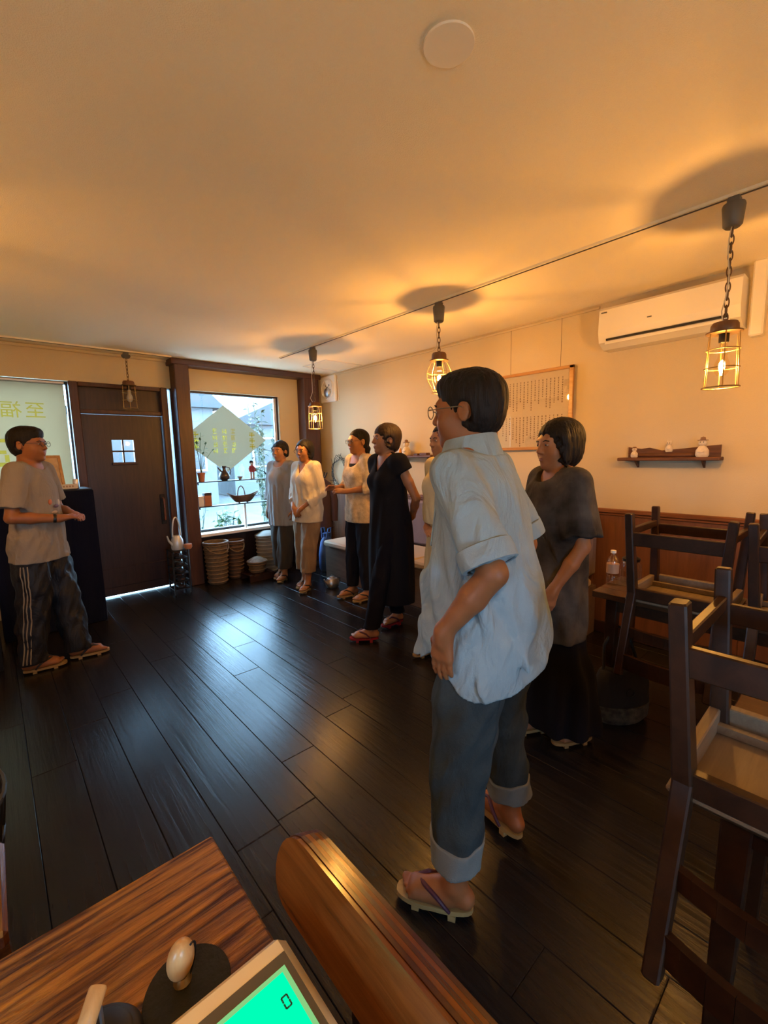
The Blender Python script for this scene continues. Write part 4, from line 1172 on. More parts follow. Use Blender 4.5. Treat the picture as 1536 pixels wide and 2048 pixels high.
# ================================================================== PEOPLE: distance-field figures
class Fld:
    """a block of space sampled on a grid; shapes are blended into it and the surface is drawn out as one mesh"""
    def __init__(s, lo, hi, h):
        s.lo = np.array(lo, np.float32); s.h = h
        s.n = np.ceil((np.array(hi)-np.array(lo))/h).astype(int)+1
        s.ax = [s.lo[i]+h*np.arange(s.n[i], dtype=np.float32) for i in range(3)]
        s.d = np.full(tuple(s.n), .15, np.float32)
    def like(s):
        f = Fld.__new__(Fld); f.lo, f.h, f.n, f.ax = s.lo, s.h, s.n, s.ax
        f.d = np.full(tuple(s.n), .15, np.float32); return f
    def copy(s):
        f = s.like(); f.d = s.d.copy(); return f
    def sl(s, lo, hi):
        out = []
        for i in range(3):
            a = max(0, int((lo[i]-s.lo[i])/s.h)-1); b = min(s.n[i], int((hi[i]-s.lo[i])/s.h)+3)
            if b <= a: return None
            out.append(slice(a, b))
        return tuple(out)
    def grid(s, q):
        return s.ax[0][q[0]][:, None, None], s.ax[1][q[1]][None, :, None], s.ax[2][q[2]][None, None, :]
    def mix(s, q, nd, k, op):
        a = s.d[q]
        if op == 'u':
            if k > 0:
                hh = np.maximum(k-np.abs(a-nd), 0)/k
                s.d[q] = np.minimum(a, nd)-hh*hh*k*.25
            else: s.d[q] = np.minimum(a, nd)
        else:
            nd = -nd
            if k > 0:
                hh = np.maximum(k-np.abs(a-nd), 0)/k
                s.d[q] = np.maximum(a, nd)+hh*hh*k*.25
            else: s.d[q] = np.maximum(a, nd)
    def cap(s, a, b, ra, rb, k=.02, op='u'):
        a = np.array(a, np.float32); b = np.array(b, np.float32)
        m = max(ra, rb)+k+.02
        q = s.sl(np.minimum(a, b)-m, np.maximum(a, b)+m)
        if q is None: return s
        x, y, z = s.grid(q); ab = b-a; L2 = float(ab@ab)+1e-9
        t = np.clip(((x-a[0])*ab[0]+(y-a[1])*ab[1]+(z-a[2])*ab[2])/L2, 0, 1)
        d = np.sqrt((x-a[0]-t*ab[0])**2+(y-a[1]-t*ab[1])**2+(z-a[2]-t*ab[2])**2)-(ra+(rb-ra)*t)
        s.mix(q, d, k, op); return s
    def limb(s, pts, rs, k=.02):
        for i in range(len(pts)-1): s.cap(pts[i], pts[i+1], rs[i], rs[i+1], k if i == 0 else .012)
        return s
    def ell(s, c, r, R=None, k=.02, op='u'):
        c = np.array(c, np.float32); r = np.array(r, np.float32)
        m = float(max(r))+k+.02
        q = s.sl(c-m, c+m)
        if q is None: return s
        x, y, z = s.grid(q); x = x-c[0]; y = y-c[1]; z = z-c[2]
        if R is not None: x, y, z = [R[0][i]*x+R[1][i]*y+R[2][i]*z for i in range(3)]
        k0 = np.sqrt((x/r[0])**2+(y/r[1])**2+(z/r[2])**2)+1e-6
        k1 = np.sqrt((x/r[0]**2)**2+(y/r[1]**2)**2+(z/r[2]**2)**2)+1e-6
        s.mix(q, k0*(k0-1)/k1, k, op); return s
    def loft(s, tab, k=.02, op='u', p=2.0):
        """rows (z, cx, cy, rx, ry[, ry_back]): a stack of ovals"""
        tab = sorted([tuple(r)+(r[4],) if len(r) == 5 else tuple(r) for r in tab])
        T = np.array(tab, np.float32)
        z0, z1 = T[0, 0], T[-1, 0]
        fz = np.linspace(z0, z1, 120)
        cols = []
        for j in range(1, 6):
            c = np.interp(fz, T[:, 0], T[:, j])
            cp = np.pad(c, 5, mode='edge'); c = np.convolve(cp, np.ones(11)/11, 'valid')
            cols.append(c)
        rm = max(T[:, 3].max()+np.abs(T[:, 1]).max(), T[:, 4:].max()+np.abs(T[:, 2]).max())+k+.02
        q = s.sl((-rm, -rm, z0-k-.03), (rm, rm, z1+k+.03))
        if q is None: return s
        x, y, z = s.grid(q)
        zz = s.ax[2][q[2]]
        cx, cy, rx, ry, rb = [np.interp(zz, fz, c).astype(np.float32)[None, None, :] for c in cols]
        yy = y-cy
        rr = np.where(yy > 0, rb, ry)
        if p == 2.0: e = np.sqrt(((x-cx)/rx)**2+(yy/rr)**2)
        else: e = (np.abs((x-cx)/rx)**p+np.abs(yy/rr)**p)**(1/p)
        d = (e-1)*np.minimum(rx, rr)
        d = np.maximum(d, np.maximum(z0-z, z-z1))
        s.mix(q, d.astype(np.float32), k, op); return s
    def keep(s, fn, k=0.0):
        """cut everything where fn(x,y,z) > 0"""
        x, y, z = s.ax[0][:, None, None], s.ax[1][None, :, None], s.ax[2][None, None, :]
        nd = fn(x, y, z)
        if k > 0:
            hh = np.maximum(k-np.abs(s.d-nd), 0)/k
            s.d = np.maximum(s.d, nd)+hh*hh*k*.25
        else: s.d = np.maximum(s.d, nd).astype(np.float32)
        return s
    def folds(s, amp, seed, wl=(.05, .13), vert=.3, n=7, fade=None):
        """soft cloth folds: a few long waves, mostly running up and down"""
        r = np.random.RandomState(seed)
        x, y, z = s.ax[0][:, None, None], s.ax[1][None, :, None], s.ax[2][None, None, :]
        acc = 0
        for i in range(n):
            w_ = 2*np.pi/r.uniform(*wl); a = r.uniform(0, 2*np.pi)
            kz = w_*vert*r.uniform(-1, 1)
            ph = r.uniform(0, 6.28)
            acc = acc+np.sin(x*(w_*np.cos(a))+y*(w_*np.sin(a))+z*kz+ph+1.2*np.sin(z*7+ph))
        acc = acc*(amp/np.sqrt(n))
        if fade is not None: acc = acc*fade(x, y, z)
        s.d = (s.d+acc).astype(np.float32)
        return s
    def mesh(s, name, m, parent=None, smooth_it=1):
        d = s.d
        d = d.copy()
        d[0], d[-1], d[:, 0], d[:, -1], d[:, :, 0], d[:, :, -1] = .1, .1, .1, .1, .1, .1
        ins = d < 0
        c = np.zeros(tuple(np.array(d.shape)-1), np.int8)
        for i in (0, 1):
            for j in (0, 1):
                for k in (0, 1):
                    c += ins[i:i+c.shape[0], j:j+c.shape[1], k:k+c.shape[2]]
        act = (c > 0) & (c < 8)
        I = np.argwhere(act)
        idx = -np.ones(act.shape, np.int32); idx[act] = np.arange(len(I))
        pos = np.zeros((len(I), 3), np.float64); cnt = np.zeros(len(I))
        cv = {}
        for i in (0, 1):
            for j in (0, 1):
                for k in (0, 1): cv[i, j, k] = d[I[:, 0]+i, I[:, 1]+j, I[:, 2]+k]
        for a in cv:
            for ax in range(3):
                if a[ax] == 0:
                    b = list(a); b[ax] = 1; b = tuple(b)
                    da, db = cv[a], cv[b]
                    cr = (da < 0) != (db < 0)
                    t = np.where(cr, da/np.where(cr, da-db, 1), 0)
                    p = np.tile(np.array(a, float), (len(I), 1)); p[:, ax] += t
                    pos += p*cr[:, None]; cnt += cr
        V = (I+pos/cnt[:, None])*s.h+s.lo
        F = []
        for ax in range(3):
            sa = [slice(None)]*3; sb = [slice(None)]*3
            sa[ax] = slice(0, -1); sb[ax] = slice(1, None)
            A = ins[tuple(sa)]; B = ins[tuple(sb)]
            E = np.argwhere(A != B)
            u, v = (ax+1) % 3, (ax+2) % 3
            ok = (E[:, u] > 0) & (E[:, v] > 0) & (E[:, u] < d.shape[u]-1) & (E[:, v] < d.shape[v]-1)
            E = E[ok]
            flip = A[tuple(E.T)]
            def cell(du, dv):
                q = E.copy(); q[:, u] += du; q[:, v] += dv
                return idx[tuple(q.T)]
            quad = np.stack([cell(-1, -1), cell(0, -1), cell(0, 0), cell(-1, 0)], 1)
            quad[~flip] = quad[~flip][:, ::-1]
            F.append(quad)
        F = np.concatenate(F)
        # light smoothing
        for _ in range(smooth_it):
            acc = np.zeros_like(V); nn = np.zeros(len(V))
            for e in range(4):
                a, b = F[:, e], F[:, (e+1) % 4]
                np.add.at(acc, a, V[b]); np.add.at(acc, b, V[a])
                nn += np.bincount(a, minlength=len(V))+np.bincount(b, minlength=len(V))
            V = V*.5+.5*acc/np.maximum(nn, 1)[:, None]
        me = bpy.data.meshes.new(name)
        me.vertices.add(len(V)); me.vertices.foreach_set('co', V.astype(np.float32).ravel())
        me.loops.add(F.size); me.loops.foreach_set('vertex_index', F.ravel().astype(np.int32))
        me.polygons.add(len(F)); me.polygons.foreach_set('loop_start', np.arange(0, F.size, 4, dtype=np.int32))
        me.polygons.foreach_set('use_smooth', np.ones(len(F), bool))
        me.update(); me.validate()
        me.materials.append(M[m] if isinstance(m, str) else m)
        return link(name, me, parent)
    def hit(s, o, dr, far=.6):
        """march from o along dr until inside"""
        o = np.array(o, float); dr = np.array(dr, float); dr /= np.linalg.norm(dr)
        for k in range(int(far/(s.h*.5))):
            p = o+dr*k*s.h*.5
            i = np.round((p-s.lo)/s.h).astype(int)
            if (i < 0).any() or (i >= s.n).any(): continue
            if s.d[tuple(i)] < 0: return p
        return None

def rot_z(a): c, s = math.cos(a), math.sin(a); return np.array([[c, -s, 0], [s, c, 0], [0, 0, 1]])
def rot_x(a): c, s = math.cos(a), math.sin(a); return np.array([[1, 0, 0], [0, c, -s], [0, s, c]])
def rot_y(a): c, s = math.cos(a), math.sin(a); return np.array([[c, 0, s], [0, 1, 0], [-s, 0, c]])

SKIN = {}
def skin_mat(name, col):
    m = mat(name, col, .5, spec=.35, var=(18, .10), bump=(160, .06))
    b = m.node_tree.nodes['Principled BSDF']
    b.inputs['Subsurface Weight'].default_value = .08
    b.inputs['Subsurface Radius'].default_value = (.02, .008, .004)
    return m
M['skin_a'] = skin_mat('skin_tone_a', (.25, .094, .034))
M['skin_b'] = skin_mat('skin_tone_b', (.32, .145, .066))
M['hair_black'] = mat('hair_black', (.009, .0075, .0075), .6, spec=.2, var=(60, .4), bump=(110, .6, (1, 1, .08)))
M['hair_brown'] = mat('hair_brown', (.028, .016, .011), .58, spec=.25, var=(60, .35), bump=(110, .6, (1, 1, .08)))
M['eye_white'] = mat('eye_white', (.42, .39, .36), .3)
M['iris'] = mat('iris', (.02, .012, .009), .15)
M['lips'] = mat('lips', (.28, .09, .07), .45)
M['lens_glass'] = thin_glass('lens_glass', (.97, .97, .97), .035)
M['specs'] = mat('spectacle_frame', (.015, .013, .013), .3)
M['specs_metal'] = mat('spectacle_metal', (.35, .33, .30), .3, .9)

def hairline(K, pts, side=0.0, jag=.004, ph=0.0):
    """keep hair only behind a front edge given as (height, y) pairs in head coordinates"""
    pts = sorted(pts); zs = [q[0] for q in pts]; ys = [q[1] for q in pts]
    def fn(x, y, z):
        yf = np.interp(z, zs, ys).astype(np.float32)
        yf = yf+side*np.abs(x)+jag*np.sin(x*150+ph+z*70)+jag*.7*np.sin(x*330-z*120+ph)+jag*.5*np.sin(z*230+ph*2)
        return yf-y
    K(fn, .006)

class Person:
    def __init__(s, label, loc, face, H, female=True, vox=.006, skin='skin_b', sole=.03, wide=1.0, lo=(-.48, -.42), hi=(.48, .42)):
        s.label, s.H, s.fem, s.k = label, H, female, H/1.70
        s.sole = sole; s.skin = skin; s.wide = wide
        s.rz = math.atan2(face[0], -face[1]); s.loc = (loc[0], loc[1], sole)
        s.f = Fld((lo[0], lo[1], -.02), (hi[0], hi[1], H+.06), vox)
        s.parts = []
    def P(s, *p): return np.array(p, float)*s.k
    # ---------------------------------------------------------- body
    def torso_rows(s, grow=0.0):
        if s.fem:
            T = [(.86, .152, .10, .118), (.93, .162, .102, .122), (1.00, .142, .095, .105), (1.08, .124, .088, .092), (1.16, .132, .092, .094), (1.24, .142, .100, .100), (1.31, .146, .098, .100), (1.37, .145, .082, .088), (1.415, .115, .062, .068), (1.45, .06, .05, .055)]
        else:
            T = [(.86, .150, .105, .112), (.93, .155, .108, .115), (1.00, .148, .105, .105), (1.08, .144, .102, .098), (1.16, .150, .106, .102), (1.24, .160, .112, .108), (1.31, .166, .112, .110), (1.37, .166, .092, .098), (1.415, .13, .07, .075), (1.45, .065, .055, .06)]
        return [(z*s.k, 0, .012*s.k+s.lean(z), (rx*s.wide+grow)*s.k, (ry+grow)*s.k, (rb+grow)*s.k) for z, rx, ry, rb in T]
    def lean(s, z): return s.leanf*(max(0, z-.9))*s.k
    def build_body(s, arms, feet, head=(0, 0, 0), lean=0.0, hairless=False, curl=.35, knee=.0):
        """arms: {'L': (elbow, wrist, hand_dir, palm_normal), 'R': ...} in units of a 1.70 figure, feet: {'L': (x, y, turn)}"""
        k = s.k; f = s.f; s.leanf = lean
        s.arms, s.feet = {}, {}
        f.loft(s.torso_rows(), .02)
        ly = s.lean(1.40)
        if s.fem:
            for q in (-1, 1): f.ell((q*.066*k, -.078*k+s.lean(1.25), 1.245*k), (.058*k, .05*k, .056*k), k=.03)
        shx = (.152 if s.fem else .172)*s.wide
        for nm, q in (('L', 1), ('R', -1)):
            sh = np.array((q*shx, .012+ly/k, 1.392))*k
            f.cap((q*.05*k, .015*k+ly, 1.425*k), sh, .042*k, .047*k, .035)
            el, wr, hd, pn = arms[nm]
            el = np.array(el)*k; wr = np.array(wr)*k
            fat = .92 if s.fem else 1.05
            f.limb([sh, sh*.45+el*.55, el, el*.6+wr*.4, wr], [.046*k*fat, .043*k*fat, .036*k*fat, .037*k*fat, .025*k*fat], .03)
            s.arms[nm] = (sh, el, wr)
            s.hand(f, wr, np.array(hd, float), np.array(pn, float), q, curl)
        # legs and feet
        for nm, q in (('L', 1), ('R', -1)):
            fx, fy, tr = feet[nm]
            hip = np.array((q*.082, .012, .90))*k
            an = np.array((fx, fy, .075*k))
            kn = hip*.48+an*.52+np.array((0, -.018-knee*(nm == 'L'), 0))*k
            ca = kn*.62+an*.38+np.array((0, .018, 0))*k
            f.limb([hip, hip*.5+kn*.5, kn, ca, an], [.088*k, .070*k, .052*k, .052*k, .034*k], .03)
            s.feet[nm] = (hip, kn, an, fx, fy, tr)
            s.foot(f, fx, fy, tr, q)
        # neck and head
        hs = s.k**.45
        nb = np.array((0, .018*k+ly, 1.42*k))
        hc = np.array((0, .004*k+s.lean(1.58)-.0, s.H-.118*hs))
        R = rot_z(head[0]) @ rot_x(head[1]) @ rot_y(head[2])
        piv = np.array((0, .015*k+s.lean(1.5), 1.50*k))
        hc = piv+R @ (hc-piv)
        s.hR, s.hc, s.hs = R, hc, hs
        nr = .047 if s.fem else .055
        f.cap(nb, hc+R @ np.array((0, .022, -.03)), nr*k*1.05, nr, .03)
        s.head(f)
        return s
    def hp(s, *p): return s.hc+s.hR @ (np.array(p, float)*s.hs)
    def head(s, f):
        h = s.hs; R = s.hR
        E = lambda c, r, k=.02, op='u': f.ell(s.hp(*c), np.array(r)*h, R, k, op)
        C = lambda a, b, ra, rb, k=.01: f.cap(s.hp(*a), s.hp(*b), ra*h, rb*h, k)
        E((0, .014, .034), (.076, .094, .082), .03)
        E((0, -.030, -.012), (.063, .057, .088), .03)
        E((0, -.034, -.062), (.050 if s.fem else .055, .050, .048), .03)
        E((0, -.072, -.094), (.020, .017, .017), .022)
        for q in (-1, 1):
            E((q*.040, -.058, -.032), (.024, .022, .024), .025)
            E((q*.033, -.094, .004), (.017, .010, .009), .012, 's')
            E((q*.033, -.0795, .003), (.015, .010, .0085), .006)
        C((-.034, -.080, .024), (.034, -.080, .024), .010, .010, .02)
        C((0, -.087, .014), (0, -.1065, -.026), .0075, .0105, .010)
        for q in (-1, 1): E((q*.011, -.097, -.031), (.008, .009, .007), .008)
        E((0, -.090, -.057), (.020, .008, .006), .007)
        E((0, -.088, -.068), (.017, .009, .0065), .007)
        for q in (-1, 1):
            E((q*.078, .012, -.006), (.009, .018, .031), .008)
            E((q*.086, .008, -.004), (.006, .009, .018), .005, 's')
    def hand(s, f, wr, hd, pn, q, curl):
        """palm, four jointed fingers of unequal length and a thumb from the side of the palm"""
        k = s.k*(.92 if s.fem else 1.0)
        hd = hd/np.linalg.norm(hd); pn = pn-hd*(pn@hd); pn /= np.linalg.norm(pn)
        sd = -np.cross(hd, pn)*q         # towards the thumb
        def pt(a, b, c): return wr+(hd*a+sd*b+pn*c)*k
        f.cap(wr, pt(.03, 0, 0), .024*k, .026*k, .02)
        for j in range(4):
            o = (.028-.0185*j)
            f.cap(pt(.015, o*.6, 0), pt(.085-.004*abs(j-1), o, .0), .014*k, .0125*k, .010)
        cf = s.curls[q] if hasattr(s, 'curls') else curl
        for j, L in enumerate((.068, .077, .072, .056)):
            o = (.029-.0195*j)
            b0 = np.array((.086-.004*abs(j-1), o, 0.0))
            a1 = cf*.8; a2 = cf*1.9; a3 = cf*2.6
            p1 = b0+np.array((math.cos(a1), 0, math.sin(a1)))*L*.45
            p2 = p1+np.array((math.cos(a2), 0, math.sin(a2)))*L*.32
            p3 = p2+np.array((math.cos(a3), 0, math.sin(a3)))*L*.23
            f.cap(pt(*b0), pt(*p1), .0095*k, .0088*k, .004)
            f.cap(pt(*p1), pt(*p2), .0088*k, .0082*k, .003)
            f.cap(pt(*p2), pt(*p3), .0082*k, .0075*k, .003)
        t0 = np.array((.022, .022, .006)); t1 = t0+np.array((.030, .026, .012)); t2 = t1+np.array((.026, .008, .012)); t3 = t2+np.array((.020, .000, .006))
        f.cap(pt(*t0), pt(*t1), .014*k, .012*k, .010); f.cap(pt(*t1), pt(*t2), .0115*k, .010*k, .004); f.cap(pt(*t2), pt(*t3), .0098*k, .0085*k, .003)
    def foot(s, f, fx, fy, tr, q):
        k = s.k*(.93 if s.fem else 1.0)
        c, sn = math.cos(tr), math.sin(tr)
        def pt(x, y, z): return np.array((fx+(x*c-y*sn)*k, fy+(x*sn+y*c)*k, z*k))
        s.__dict__.setdefault('ftf', {})[q] = (fx, fy, tr, k)
        f.cap(pt(0, .035, .028), pt(0, 0, .07), .028*k, .032*k, .02)
        f.cap(pt(0, .03, .026), pt(0, -.04, .024), .026*k, .030*k, .02)
        f.cap(pt(0, -.005, .065), pt(q*-.012, -.11, .030), .030*k, .020*k, .025)
        f.cap(pt(q*.008, -.03, .022), pt(q*.012, -.125, .020), .030*k, .028*k, .02)
        f.cap(pt(q*-.012, -.05, .022), pt(q*-.02, -.13, .020), .026*k, .024*k, .02)
        for j in range(5):
            x = q*(-.032+.0165*j); L = (.185, .183, .176, .166, .154)[j]; r = (.0125, .0095, .009, .0085, .008)[j]
            f.cap(pt(x*.9, -.125+.006*j, .018), pt(x, -L+.012, .012), r*k, r*k, .005)
    # ---------------------------------------------------------- finish
    def done(s):
        f = s.f
        f.keep(lambda x, y, z: np.float32(0.0)*x+0.0*y+(.0005-z))
        s.obj = f.mesh('person', s.skin)
        s.obj.location = s.loc; s.obj.rotation_euler = (0, 0, s.rz)
        tag(s.obj, s.label, 'person', 'people standing in the room')
        R = Matrix(s.hR.tolist()); hs = s.hs
        for q in (-1, 1):
            e = MB().ell(s.hp(q*.033, -.0835, .003), np.array((.0125, .0065, .0052))*hs, 14, 8, R).build('eye', 'eye_white', s.obj, smooth=True)
            MB().ell(s.hp(q*.033, -.0885, .003), np.array((.0052, .0026, .0052))*hs, 10, 6, R).build('iris', 'iris', e, smooth=True)
            MB().tube([s.hp(q*.018, -.0925, .0195), s.hp(q*.034, -.0925, .0235), s.hp(q*.050, -.083, .019)], .0028*hs, 6).build('eyebrow', s.hairm, s.obj, smooth=True)
        MB().ell(s.hp(0, -.0955, -.0575), np.array((.0185, .0042, .0035))*hs, 14, 6, R).ell(s.hp(0, -.094, -.066), np.array((.0160, .0045, .004))*hs, 14, 6, R).build('lips', 'lips', s.obj, smooth=True)
        for fn in s.parts: fn(s)
        return s.obj
    # ---------------------------------------------------------- hair
    def hair(s, m, shape):
        """shape(field, E, C, K): adds hair volumes in head coordinates"""
        s.hairm = m
        def go(s):
            h = s.hs; R = s.hR
            g = s.f.like()
            E = lambda c, r, k=.02, op='u': g.ell(s.hp(*c), np.array(r)*h, R, k, op)
            C = lambda a, b, ra, rb, k=.015, op='u': g.cap(s.hp(*a), s.hp(*b), ra*h, rb*h, k, op)
            def K(fn, k=.01):    # cut by a rule in head coordinates
                inv = R.T
                x, y, z = g.ax[0][:, None, None]-s.hc[0], g.ax[1][None, :, None]-s.hc[1], g.ax[2][None, None, :]-s.hc[2]
                q = g.sl(s.hc-.32, s.hc+.2)
                xx, yy, zz = [(inv[i][0]*x[q[0]]+inv[i][1]*y[:, q[1]]+inv[i][2]*z[:, :, q[2]])/h for i in range(3)]
                nd = fn(xx, yy, zz)*h
                hh = np.maximum(k-np.abs(g.d[q]-nd), 0)/k
                g.d[q] = (np.maximum(g.d[q], nd)+hh*hh*k*.25)
            shape(g, E, C, K)
            # strands
            q = g.sl(s.hc-.30, s.hc+.2)
            inv = R.T
            x, y, z = g.ax[0][q[0]][:, None, None]-s.hc[0], g.ax[1][q[1]][None, :, None]-s.hc[1], g.ax[2][q[2]][None, None, :]-s.hc[2]
            xx = inv[0][0]*x+inv[0][1]*y+inv[0][2]*z; yy = inv[1][0]*x+inv[1][1]*y+inv[1][2]*z; zz = inv[2][0]*x+inv[2][1]*y+inv[2][2]*z
            an = np.arctan2(yy-.02, xx)
            g.d[q] += (.0012*np.sin(an*23+zz*30)+.0009*np.sin(an*47-zz*22+1)+.0008*np.sin(an*71+zz*40+2)).astype(np.float32)
            g.mesh('hair', m, s.obj)
        s.parts.append(go)
        return s
    def glasses(s, m='specs', round_=.019):
        def go(s):
            o = None
            g = MB()
            for q in (-1, 1):
                g.tube([s.hp(q*.033+.022*math.cos(a), -.108, .002+round_*math.sin(a)) for a in [2*PI*k/20 for k in range(20)]], .0016, 6, closed=True)
                g.tube([s.hp(q*.055, -.107, .008), s.hp(q*.078, -.07, .008), s.hp(q*.082, .005, .010), s.hp(q*.080, .03, -.008)], .0015, 6)
            g.tube([s.hp(-.011, -.108, .006), s.hp(0, -.111, .009), s.hp(.011, -.108, .006)], .0015, 6)
            o = g.build('spectacles', m, s.obj, smooth=True)
            for q in (-1, 1):
                l = MB(); 
                ring = [s.hp(q*.033+.0205*math.cos(a), -.1075, .002+(round_-.0015)*math.sin(a)) for a in [2*PI*k/20 for k in range(20)]]
                l.add(ring, [tuple(range(20))]); l.build('lens', 'lens_glass', o)
        s.parts.append(go); return s
    # ---------------------------------------------------------- sandals
    def sandals(s, sole_m, strap_m, teeth=True, th=.016, heel=0.0):
        def go(s):
            for q in (1, -1):
                fx, fy, tr, k = s.ftf[q]
                t = Matrix.Translation((fx, fy, 0)) @ Matrix.Rotation(tr, 4, 'Z') @ Matrix.Scale(k, 4)
                cx = lambda y: q*(-.003 if y > -.06 else -.003+.0*y)
                ol = []
                for i in range(28):
                    a = 2*PI*i/28
                    yy = -.068+.128*math.sin(a)
                    wd = .040+.009*(1 if math.sin(a) < 0 else 0)*abs(math.sin(a))**.5
                    ol.append((cx(yy)+wd*math.copysign(abs(math.cos(a))**.75, math.cos(a)), yy))
                so = s.sole/k
                m_ = MB().prism(ol, -th if teeth else -so+.0005, -.0002, 'z')
                sn = m_.build('sandal', sole_m, s.obj); sn.matrix_local = t
                if teeth:
                    for y0 in (-.125, -.005):
                        b = MB().box((cx(0)-.038, y0-.012, -so+.0005/k), (cx(0)+.038, y0+.012, -th)); b.build('tooth', sole_m, sn)
                g = q*-.020
                for e in (-1, 1):
                    MB().tube([(g, -.140, .004), (g, -.128, .042), (cx(0)+e*.023, -.092, .060 if e*q < 0 else .054), (cx(0)+e*.043, -.050, .042), (cx(0)+e*.046, -.022, .016), (cx(0)+e*.041, -.012, .0)], [.005, .0065, .0078, .0074, .0065, .006], 8).build('strap', strap_m, sn, smooth=True)
        s.parts.append(go); return s

def lerp(a, b, t): return np.array(a)*(1-t)+np.array(b)*t
def pts_on(arm, fr):
    """point on an arm at fraction fr of shoulder-elbow-wrist (1 = elbow, 2 = wrist)"""
    sh, el, wr = arm
    return lerp(sh, el, fr) if fr <= 1 else lerp(el, wr, fr-1)
def foot_at(p, x, y, dx, dy):
    """a foot's ankle point and pointing direction, given on the room's floor"""
    c, s_ = math.cos(-p.rz), math.sin(-p.rz)
    X, Y = x-p.loc[0], y-p.loc[1]
    lx, ly = X*c-Y*s_, X*s_+Y*c
    ex, ey = dx*c-dy*s_, dx*s_+dy*c
    return (lx, ly, math.atan2(ex, -ey))

def sleeve(g, arm, fr, r0, r1, k=.03, r_mid=None):
    t = g.like()
    sh, el, wr = arm
    end = pts_on(arm, fr)
    if fr <= 1:
        t.cap(sh, end+(el-sh)/np.linalg.norm(el-sh)*.03, r0, r1, .0)
        dr = (el-sh)/np.linalg.norm(el-sh)
    else:
        rm = r_mid or (r0+r1)/2
        dr = (wr-el)/np.linalg.norm(wr-el)
        t.cap(sh, el, r0, rm, .0); t.cap(el, end+dr*.03, rm, r1, .015)
    q = t.sl(end-.16, end+.16)
    x, y, z = t.grid(q)
    pl = (x-end[0])*dr[0]+(y-end[1])*dr[1]+(z-end[2])*dr[2]
    near = (np.sqrt((x-end[0])**2+(y-end[1])**2+(z-end[2])**2) < .125)
    t.d[q] = np.where(near, np.maximum(t.d[q], pl), t.d[q])
    hh = np.maximum(k-np.abs(g.d-t.d), 0)/k
    g.d = (np.minimum(g.d, t.d)-hh*hh*k*.25).astype(np.float32)
    return end, dr

def top(p, rows, hem, sleeves, neck=None, vneck=None, amp=.004, seed=1, wl=(.05, .13), vert=.35, fade=None, cover=.010, sh_r=.052, over=None):
    g = p.f.like(); k = p.k
    g.loft(rows, .02)
    ly = p.lean(1.40)
    if cover: g.loft([r for r in p.torso_rows(cover) if r[0] < 1.44*k], .02)
    if p.fem and cover:
        for q in (-1, 1): g.ell((q*.066*k, -.078*k+p.lean(1.25), 1.245*k), np.array((.066, .058, .064))*k, k=.04)
    p.ends = {}
    for nm, q in (('L', 1), ('R', -1)):
        sh = p.arms[nm][0]
        g.cap((q*.05*k, .015*k+ly, 1.425*k), sh, (sh_r-.004)*k, sh_r*k, .03)
        if nm in sleeves: p.ends[nm] = sleeve(g, p.arms[nm], *sleeves[nm])
    g.folds(amp, seed, wl, vert, 7, fade)
    if over is not None: g.d = np.minimum(g.d, over.d-.009)
    g.keep(lambda x, y, z: hem(x, y)-z)
    if neck:
        (cy, cz), (rx, ry, rz_) = neck
        g.ell((0, cy, cz), (rx, ry, rz_), None, .008, 's')
    if vneck:
        zv, sl_ = vneck
        g.keep(lambda x, y, z: np.minimum((z-zv)*sl_-np.abs(x), -y-.0+ly), .004)
    return g

def trousers(p, rs, cut, waist_rows=None, amp=.004, seed=3, wl=(.05, .12), vert=.5, top_z=1.02, flare=None):
    """rs: radii at hip, mid thigh, knee, calf, cuff"""
    g = p.f.like(); k = p.k
    rows = waist_rows or [(z*k, 0, .012*k, rx*k, ry*k, rb*k) for z, rx, ry, rb in ((.84, .15, .11, .125), (.90, .170, .118, .135), (.96, .165, .115, .125), (top_z, .150, .108, .110))]
    g.loft(rows, .02)
    for nm in ('L', 'R'):
        hip, kn, an, fx, fy, tr = p.feet[nm]
        lo = an+np.array((0, 0, -.10))
        g.limb([hip, hip*.5+kn*.5, kn, kn*.5+an*.5, an*1.0+np.array((0, .0, 0)), lo], list(rs)+[rs[-1]], .03)
    g.folds(amp, seed, wl, vert)
    g.keep(lambda x, y, z: cut-z+0*x+0*y)
    return g

def skirt(p, rows, cut, amp=.008, seed=3, wl=(.05, .10), fade=None):
    g = p.f.like()
    g.loft(rows, .01)
    g.folds(amp, seed, wl, .12, 7, fade)
    g.keep(lambda x, y, z: cut-z+0*x+0*y)
    return g

def collar_ring(p, c, rx, ry, drop, stand, gap, name, m, tilt=0.0, flare=.022):
    """a folded shirt collar swept round the neck, open at the throat"""
    prof = [(0, 0), (.002, stand), (.009, stand+.003), (flare, -drop), (flare-.004, -drop-.002), (.004, -.002)]
    N = 36; vv = []; n = len(prof)
    for i in range(N+1):
        a = -PI/2+gap+(2*PI-2*gap)*i/N
        fr = abs(math.sin((a+PI/2)/2))            # 0 at throat, 1 at nape
        for (dr, dz) in prof:
            x, y = (rx+dr)*math.cos(a), (ry+dr)*math.sin(a)
            dz2 = dz*(1 if dz > 0 else (1.25-.35*fr))
            vv.append((c[0]+x, c[1]+y, c[2]+dz2+tilt*(y)))
    ff = [tuple(range(n)), tuple(range(N*n, (N+1)*n))]
    for i in range(N):
        for j in range(n):
            l = (j+1) % n
            ff.append((i*n+j, i*n+l, (i+1)*n+l, (i+1)*n+j))
    mb = MB(); mb.add(vv, ff)
    return mb.build(name, m, p.obj, smooth=True, sharp=60)

